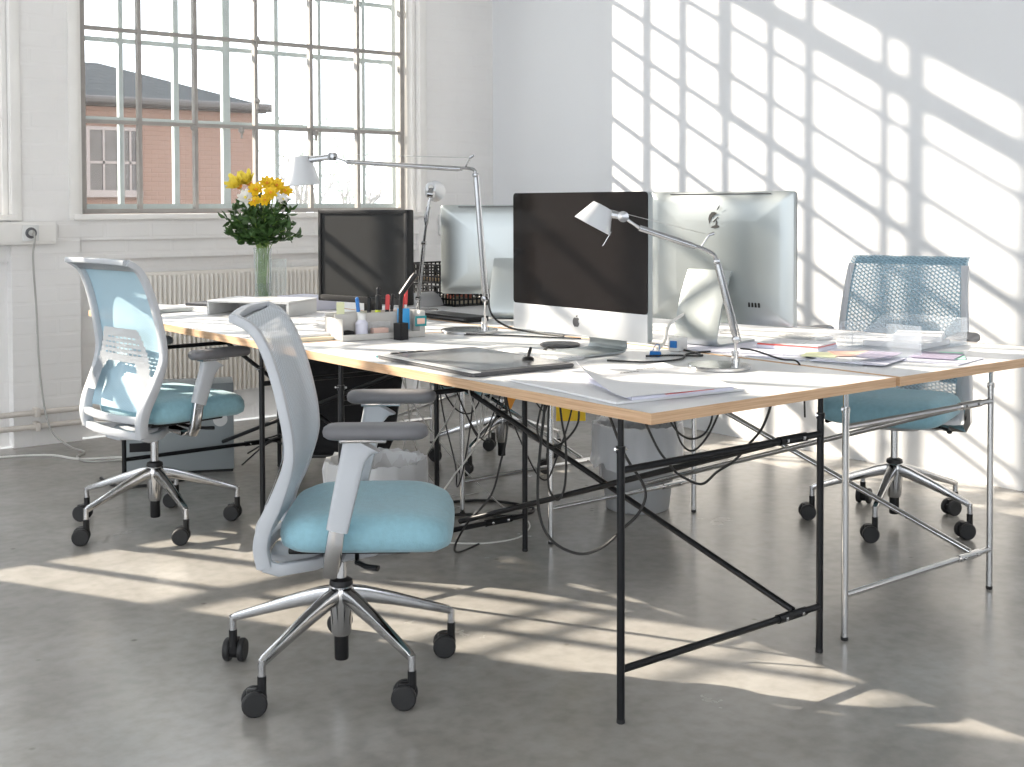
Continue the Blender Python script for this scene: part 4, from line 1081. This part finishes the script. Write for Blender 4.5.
bm = NB(); NX = 12; gr = []
for i in range(NX+1):
    a = PI*(.15+.7*i/NX); gr.append([bm.verts.new((-.10*math.cos(a), y, .105*math.sin(a)-.045)) for y in (-.12, .12)])
for i in range(NX): bm.faces.new((gr[i][0], gr[i+1][0], gr[i+1][1], gr[i][1]))
bmesh.ops.solidify(bm, geom=bm.faces[:], thickness=.001)
tag(obj('curled_sheet', bm, M['paper']), 'white sheet arching in front of the mesh trays', 'paper', loc=(3.19, 4.74, ZT+.001), rotz=PI/2+.15)
t = thing('external_drive', 'flat black box left of the rear computer', 'box', (2.945, 4.09, ZT), 0)
bm = NB(); box(bm, -.055, .055, -.16, .16, .002, .022, .003); obj('case', bm, M['black_plastic'], t)
bm = NB(); box(bm, -.0555, -.0545, -.14, .14, .008, .014); obj('front_slot', bm, M['dark_plastic'], t, smooth=False)
slab('paper_stack', 'white papers fanned beside the flat black box', 'paper', quad(3.03, 4.62, .20, .22, .5), ZT+.0006, ZT+.006, M['paper'])

# front right desk: papers, books, clear trays
slab('paper_stack', 'lilac white papers under the silver computer seen from behind', 'paper', quad(3.08, 2.62, .34, .52, .10), ZT+.0006, ZT+.003, M['lilac_paper'])
slab('book', 'thin white book with red cover line near the clear trays', 'book', quad(3.19, 2.555, .15, .21, .25), ZT+.0034, ZT+.014, [M['lilac_paper']])
slab('book', 'thin red book lying on the white book near the clear trays', 'book', quad(3.19, 2.555, .145, .205, .25), ZT+.0144, ZT+.018, [M['red_paper']])
slab('leaflet', 'white leaflet covering the thin red book', 'paper', quad(3.197, 2.56, .145, .205, .25), ZT+.0184, ZT+.0205, M['paper'])
def clear_tray(label, cx, cy, a, w, d, h0, h1):
    """clear letter tray: floor, tall back, two sloped sides"""
    t = thing('clear_tray', label, 'tray', (cx, cy, ZT), a, 'clear acrylic trays')
    th = .0025
    bm = NB(); box(bm, -w/2, w/2, -d/2, d/2, .001, .001+th); obj('floor_sheet', bm, M['clear'], t, smooth=False)
    bm = NB(); box(bm, w/2-th, w/2, -d/2, d/2, .004, h1); obj('back_sheet', bm, M['clear'], t, smooth=False)
    for s in (-1, 1):
        bm = NB(); y = s*(d/2-th/2)
        prism(bm, [(-w/2, .004), (w/2-th, .004), (w/2-th, h1), (w/2-.08, h1), (-w/2+.10, h0), (-w/2, h0)], -th/2, th/2, Matrix.Translation((0, y, 0)) @ Matrix.Rotation(PI/2, 4, 'X')); obj('side_sheet', bm, M['clear'], t, smooth=False)
clear_tray('left clear tray of papers on the front right desk', 3.12, 2.29, .0, .34, .25, .040, .095)
clear_tray('right clear tray on the front right desk in front of the chair', 3.53, 2.38, .10, .32, .26, .035, .090)
rnd = random.Random(11)
bits = [(3.08, 2.24, .20, .22, .3, 'lilac_paper', 'lilac sheet at the bottom of the left clear tray'), (3.10, 2.30, .20, .20, -.2, 'paper', 'white sheet in the left clear tray'), (3.06, 2.36, .12, .10, .5, 'sticky', 'pale yellow slip in the left clear tray'),
        (3.15, 2.30, .12, .14, .9, 'peach', 'peach leaflet in the left clear tray'), (3.17, 2.23, .14, .10, .35, 'mauve', 'mauve printed leaflet in the left clear tray'), (3.10, 2.20, .10, .06, .2, 'mauve', 'small mauve card at the front of the left clear tray')]
for i, (x, y, w, d, a, m, lab) in enumerate(bits):
    slab('paper_sheet', lab, 'paper', quad(x, y, w, d, a), ZT+.0042+.0022*i, ZT+.006+.0022*i, M[m])
for i, (x, y, w, d, a, m, lab) in enumerate([(3.33, 2.14, .15, .13, .35, 'mauve', 'mauve folded print lying between the clear trays and the desk edge'), (3.38, 2.12, .18, .07, .6, 'mint', 'mint green printed slip beside the clear trays'), (3.29, 2.10, .20, .18, .2, 'lilac_paper', 'lilac sheet by the front edge of the front right desk')][::-1]):
    slab('paper_sheet', lab, 'paper', quad(x, y, w, d, a), ZT+.0006+.0024*i, ZT+.0026+.0024*i, M[m])
for i, (x, y, w, d, a, lab) in enumerate([(3.53, 2.38, .21, .20, .15, 'white folded paper in the right clear tray'), (3.57, 2.36, .16, .15, .5, 'white crumpled sheet on top in the right clear tray')]):
    slab('paper_sheet', lab, 'paper', quad(x, y, w, d, a), ZT+.0042+.018*i, ZT+.021+.020*i, M['paper'])

# ---------------------------------------------------------------- under the desks
def waste_bin(label, cx, cy, rb, rt, h, m, liner_lab):
    t = thing('waste_bin', label, 'bin', (cx, cy, 0))
    bm = NB(); lathe(bm, [(rb*.9, 0), (rb, .006), (rt, h-.01), (rt+.004, h), (rt-.002, h), (rb-.004, .012), (.0, .010)], 36, caps=False); obj('bucket', bm, m, t, angle=60)
    bm = NB(); rnd = random.Random(5); prof = [(rt-.008, h-.12), (rt-.004, h+.012), (rt+.012, h+.016), (rt+.016, h-.02), (rt+.012, h-.10), (rt+.018, h-.145)]
    rings = []; n = 60
    for i, (r, z) in enumerate(prof):
        rings.append([bm.verts.new(((r+.005*math.sin(k*1.7+i)*(.4+i*.25)+rnd.uniform(-.002, .002))*math.cos(2*PI*k/n), (r+.005*math.sin(k*1.7+i)*(.4+i*.25))*math.sin(2*PI*k/n), z+rnd.uniform(-.006, .006)+(.012*math.sin(k*.9) if i == 5 else 0))) for k in range(n)])
    for r0, r1 in zip(rings, rings[1:]):
        for k in range(n): bm.faces.new((r0[k], r0[(k+1) % n], r1[(k+1) % n], r1[k]))
    o = obj('bin_liner', bm, M['liner'], t, angle=60); o['label'] = liner_lab
waste_bin('grey waste bin with plastic liner under the front right desk', 3.46, 3.56, .125, .165, .33, M['bin'], 'crumpled translucent liner')
waste_bin('clear lined waste bin behind the nearest chair seat', 2.346, 3.733, .13, .165, .30, clear_mat('frosted_bin', (.6, .6, .6), .45, .3), 'thin clear liner')
t = thing('metal_cabinet', 'grey metal box standing on the floor under the rear left desk', 'cabinet', (2.30, 5.30, 0), math.atan2(5.185-5.379, 2.514-2.078))
bm = NB(); box(bm, -.25, .235, .0, .20, .012, .405, .006); obj('body', bm, M['tower'], t)
bm = NB(); box(bm, -.245, .23, .01, .19, 0, .0115); obj('plinth', bm, M['black_plastic'], t, smooth=False)
bm = NB(); lathe(bm, [(.030, 0), (.032, .001), (.020, .0015)], 24, axis_mtx((.175, -.0004, .24), (0, -1, 0))); obj('round_sticker', bm, M['white_plastic'], t)
bm = NB(); box(bm, -.22, -.12, -.0015, .002, .11, .15); obj('slot', bm, M['black_plastic'], t, smooth=False)
for x in (-.19, .175):
    bm = NB(); box(bm, x-.02, x+.02, -.004, -.0005, .33, .35, .0015); obj('catch', bm, M['tower'], t)
# dark bag with its mesh flap
t = thing('black_bag', 'large black bag slumped under the rear desks', 'bag', (2.86, 4.85, 0), -.65)
bm = NB(); rings = []; rnd = random.Random(9)
for (z, w, d) in ((.105, .16, .10), (.117, .22, .14), (.16, .25, .165), (.32, .27, .17), (.50, .285, .165), (.62, .28, .14), (.66, .25, .10), (.668, .15, .06)):
    rings.append([bm.verts.new((x+.008*math.sin(z*40+x*20), y+.008*math.sin(z*30+x*25), z)) for x, y in rect_pts(0, 0, w*2, d*2, min(w, d)*.8, 6)])
for r0, r1 in zip(rings, rings[1:]):
    n = len(r0)
    for k in range(n): bm.faces.new((r0[k], r0[(k+1) % n], r1[(k+1) % n], r1[k]))
bm.faces.new(rings[0][::-1]); bm.faces.new(rings[-1])
obj('body', bm, M['black_cloth'], t, angle=70)
bm = NB()
for s in (-1, 1): sweep(bm, smooth_path([(-.10, s*.10, .63), (-.08, s*.115, .70), (.08, s*.115, .70), (.10, s*.10, .63)], 5), .008, .003, seg=8, up=(0, 1, 0))
obj('strap', bm, M['black_cloth'], t)
bm = NB(); sweep(bm, smooth_path([(-.22, -.11, .60), (0, -.17, .585), (.22, -.11, .60)], 6), .004, seg=8); obj('zip', bm, M['dark_plastic'], t)
bm = NB()
for (x, y, w, d, h) in ((-.18, -.06, .02, .02, .25), (.18, -.06, .02, .02, .25), (-.18, .06, .02, .02, .25), (.18, .06, .02, .02, .25)): rod(bm, (x, y, 0), (x, y, .095), .009, 8)
box(bm, -.21, .21, -.09, .09, .09, .1045, .003)
tag(obj('low_stool', bm, M['black_steel']), 'low black stand beneath the slumped black bag', 'stand', loc=(2.86, 4.85, 0), rotz=-.65)
# yellow and orange things hanging under the right desks
bm = NB(); box(bm, -.052, .052, -.005, .0, -.272, 0, .001); box(bm, -.052, .052, .0, .006, -.272, -.02, .001); box(bm, -.052, .052, -.005, .006, -.275, -.271)
tag(obj('yellow_folder', bm, M['yellow_bag'], smooth=False), 'bright yellow folder hanging under the front right desk', 'folder', loc=(2.89, 3.31, ZT-TH), rotz=-.62)
bm = NB(); prism(bm, [(-.02, 0), (.02, 0), (.022, -.21), (.004, -.25), (-.016, -.225)], -.005, .005, Matrix.Rotation(PI/2, 4, 'X'))
tag(obj('orange_tag', bm, M['orange'], smooth=False), 'small orange flap hanging under the desks beside the yellow folder', 'tag', loc=(2.78, 3.52, ZT-TH), rotz=-.62)

# ---------------------------------------------------------------- cables
UZ = ZT-TH-.004
def cable(label, pts, r=.0038, m='cable_black', group=None, name='hanging_cable', n=6):
    bm = NB(); sweep(bm, smooth_path(pts, n), r, seg=8)
    tag(obj(name, bm, M[m]), label, 'cable', group)
G = 'thin cables drooping under the desks'
def drop(pts): a, b = pts[0], pts[-1]; return [(a[0], a[1], UZ)]+list(pts)+[(b[0], b[1], UZ)]
cable('thick black cable hanging in a deep loop behind the front black table leg', drop([(2.35, 2.539, .653), (2.363, 2.529, .597), (2.392, 2.506, .507), (2.433, 2.473, .418), (2.422, 2.482, .356), (2.387, 2.51, .309), (2.344, 2.544, .258), (2.298, 2.581, .236), (2.252, 2.617, .253), (2.219, 2.643, .292), (2.202, 2.657, .354), (2.2, 2.659, .444), (2.207, 2.653, .556), (2.215, 2.646, .656)]), .0042)
cable('black cable sagging behind the front trestle bar', drop([(2.422, 2.482, .633), (2.435, 2.472, .6), (2.461, 2.451, .53), (2.483, 2.434, .493), (2.505, 2.416, .46), (2.555, 2.377, .431), (2.59, 2.349, .465), (2.629, 2.318, .498), (2.662, 2.292, .546), (2.688, 2.271, .588), (2.707, 2.256, .655)]), .0036)
cable('short black loop under the front left desk edge', drop([(2.521, 2.467, .636), (2.526, 2.464, .596), (2.546, 2.448, .562), (2.572, 2.427, .548), (2.599, 2.406, .562), (2.614, 2.394, .596), (2.618, 2.39, .641)]), .003)
cable('deeper black loop under the front left desk edge', drop([(2.528, 2.462, .636), (2.535, 2.457, .591), (2.548, 2.446, .537), (2.572, 2.427, .514), (2.599, 2.406, .542), (2.621, 2.389, .59), (2.634, 2.378, .641)]), .003)
cable('black cable loop just right of the rear black table leg', drop([(2.468, 2.957, .604), (2.46, 2.963, .567), (2.454, 2.968, .505), (2.477, 2.949, .458), (2.513, 2.92, .47), (2.55, 2.891, .526), (2.555, 2.888, .598)]), .0034)
cable('long narrow black cable loop reaching down to the crossed braces', drop([(2.45, 2.907, .606), (2.447, 2.909, .52), (2.447, 2.909, .427), (2.449, 2.907, .341), (2.471, 2.89, .304), (2.488, 2.877, .353), (2.49, 2.875, .47), (2.481, 2.882, .541), (2.476, 2.886, .606)]), .0036)
cable('black cable dropping to the floor left of the rear black table leg', [(2.527, 3.229, UZ), (2.527, 3.229, .598), (2.535, 3.223, .515), (2.532, 3.225, .432), (2.519, 3.235, .366), (2.5, 3.25, .27), (2.474, 3.271, .216), (2.44, 3.31, .16), (2.45, 3.40, .06), (2.52, 3.48, .005), (2.64, 3.52, .005)], .0036)
cable('grey cable slanting from the desk towards the chair seat', [(2.475, 3.27, UZ), (2.475, 3.27, .598), (2.47, 3.274, .549), (2.459, 3.282, .436), (2.428, 3.307, .366), (2.387, 3.33, .307), (2.37, 3.40, .20), (2.42, 3.50, .03), (2.50, 3.56, .004)], .003, 'cable_grey')
cable('grey cable with a kink hanging between the table legs', [(2.435, 3.30, UZ), (2.435, 3.30, .601), (2.451, 3.29, .533), (2.466, 3.28, .465), (2.483, 3.27, .536), (2.499, 3.26, .59), (2.50, 3.26, UZ)], .003, 'cable_grey')
rnd = random.Random(21)
loops = [((2.74, 3.30), (2.92, 3.22), .52), ((2.76, 3.36), (2.96, 3.28), .58), ((2.70, 3.46), (2.88, 3.26), .24), ((2.80, 3.50), (2.95, 3.40), .46), ((2.62, 3.66), (2.86, 3.58), .34), ((2.78, 3.72), (2.92, 3.48), .56), ((2.66, 3.84), (2.88, 3.74), .42), ((2.80, 3.92), (3.00, 3.80), .30), ((2.72, 4.02), (2.90, 3.90), .50), ((2.70, 3.62), (2.72, 3.88), .16)]
for i, (a, b, z) in enumerate(loops):
    a3 = Vector((a[0], a[1], UZ)); b3 = Vector((b[0], b[1], UZ)); mid = (a3+b3)/2; mid.z = z
    j = lambda: Vector((rnd.uniform(-.02, .02), rnd.uniform(-.02, .02), 0))
    cable('thin dark cable drooping in the tangle beneath the desks', [a3, a3*.85+mid*.15+Vector((0, 0, -(UZ-z)*.3)), a3*.35+mid*.65+Vector((0, 0, -(UZ-z)*.22))+j(), mid+j(), b3*.35+mid*.65+Vector((0, 0, -(UZ-z)*.22))+j(), b3*.85+mid*.15+Vector((0, 0, -(UZ-z)*.3)), b3], .003, 'cable_black', G)
for i, (x, y, x2, y2) in enumerate(((2.60, 3.95, 2.95, 4.25), (2.72, 4.15, 2.98, 3.9), (2.66, 3.7, 2.75, 4.1), (2.86, 4.25, 2.62, 3.98))):
    cable('grey cable running from the desktops down to the floor', [(x, y, UZ), (x+.02, y, .5), ((x+x2)/2, (y+y2)/2+.03, .26), (x2, y2, .06), (x2+.05, y2-.08, .005), (x2+.16, y2-.1, .005)], .003, 'cable_grey', 'grey cables dropping to the floor under the desks')
cable('black power cable lying on the floor under the desks', [(2.35, 4.10, .006), (2.55, 3.95, .006), (2.80, 3.92, .006), (2.98, 3.75, .006), (3.12, 3.80, .006), (3.05, 4.02, .006), (2.86, 4.12, .006), (2.72, 4.30, .006)], .0055)
cable('thin white cable curving on the floor under the desks', [(2.55, 3.62, .0035), (2.66, 3.52, .0035), (2.80, 3.50, .0035), (2.92, 3.58, .0035), (2.98, 3.66, .0035)], .0028, 'cable_white')
cable('black cable coiled on the floor behind the left chair', [(1.98, 5.42, .006), (1.98, 5.22, .006), (2.12, 5.14, .006), (2.24, 5.16, .006), (2.30, 5.20, .006)], .007)
for i, k in enumerate((0, 1, 2)):
    cable('black cable bundle by the grey metal box under the rear left desk', [(2.56+.03*k, 5.22, .02+.05*k), (2.66, 5.12-.03*k, .13+.02*k), (2.74, 5.05, .10+.05*k), (2.76+.02*k, 4.95, .22), (2.75, 4.90-.04*k, .42), (2.78, 4.85, .6)], .004, 'cable_black', 'cable bundle beside the grey metal box')
# cables on the desk tops
Z = ZT+.004
cable('black lamp cable crossing from the front lamp to the desk joint', [(2.70, 2.36, .80), (2.76, 2.36, .79), (2.84, 2.33, Z+.012), (2.877, 2.30, Z+.004), (2.877, 2.28, .70), (2.86, 2.26, .60)], .0028, name='lamp_cable')
cable('black cable running along the desk joint behind the glossy screen', [(2.66, 2.70, Z), (2.74, 2.66, Z), (2.80, 2.60, Z), (2.86, 2.72, Z), (2.90, 2.84, Z), (2.93, 2.98, Z)], .0032, name='desk_cable')
cable('black cable from the catalogue to the desk joint', [(2.50, 2.70, Z), (2.56, 2.60, Z), (2.68, 2.58, Z), (2.80, 2.66, Z), (2.90, 2.66, Z)], .0030, name='desk_cable')
cable('thick white cable curving behind the silver computer foot', [(2.80, 2.79, Z+.003), (2.86, 2.82, Z+.02), (2.95, 2.88, Z+.07), (3.05, 2.85, Z+.12)], .0055, 'cable_white', name='desk_cable')
cable('black cable leaving the tall lamp towards the glossy screen', [(2.772, 3.635, .90), (2.775, 3.62, .81), (2.80, 3.55, .765), (2.83, 3.42, Z+.002), (2.85, 3.30, Z)], .0038, name='lamp_cable')
cable('thin black cable on the desk in front of the rear computer', [(2.60, 3.55, Z), (2.70, 3.45, Z), (2.78, 3.30, Z), (2.84, 3.2, Z)], .0025, name='desk_cable')
cable('black cable from the small lamp to the flat black box', [(3.0, 4.42, .80), (2.96, 4.36, .765), (2.94, 4.30, Z), (2.96, 4.235, Z)], .0028, name='lamp_cable')

# ---------------------------------------------------------------- light
w = bpy.data.worlds.new('sky'); scn.world = w; w.use_nodes = True
bg = w.node_tree.nodes['Background']; bg.inputs['Color'].default_value = (.91, .965, 1.03, 1); bg.inputs['Strength'].default_value = 2.6
sd = bpy.data.lights.new('sun', 'SUN'); sd.energy = 13.5; sd.angle = math.radians(.55); sd.color = (1.0, .90, .76)
so = bpy.data.objects.new('sun', sd); col.objects.link(so)
so.rotation_euler = Vector((1, -1.884, -1.0475)).to_track_quat('-Z', 'Y').to_euler(); so.location = (-6, 16, 8)

# ---------------------------------------------------------------- camera
cd = bpy.data.cameras.new('camera'); co = bpy.data.objects.new('camera', cd); col.objects.link(co)
yaw, pitch, roll = .6708, .0314, -.0025
fwd = Vector((math.sin(yaw), math.cos(yaw), 0)); right = Vector((math.cos(yaw), -math.sin(yaw), 0)); up = Vector((0, 0, 1))
f2 = fwd*math.cos(pitch)-up*math.sin(pitch); u2 = up*math.cos(pitch)+fwd*math.sin(pitch)
r3 = right*math.cos(roll)+u2*math.sin(roll); u3 = u2*math.cos(roll)-right*math.sin(roll)
co.matrix_world = Matrix(((r3.x, u3.x, -f2.x, 0), (r3.y, u3.y, -f2.y, 0), (r3.z, u3.z, -f2.z, 1.2113), (0, 0, 0, 1)))
cd.sensor_width = 36; cd.lens = 1248.033/1024*36; cd.shift_y = -(383.5-243.257)/1024
cd.clip_start = .05; cd.clip_end = 200
scn.camera = co
scn.view_settings.view_transform = 'Standard'; scn.view_settings.look = 'None'
scn.view_settings.gamma = 1; scn.view_settings.exposure = .2; scn.view_settings.use_curve_mapping = False
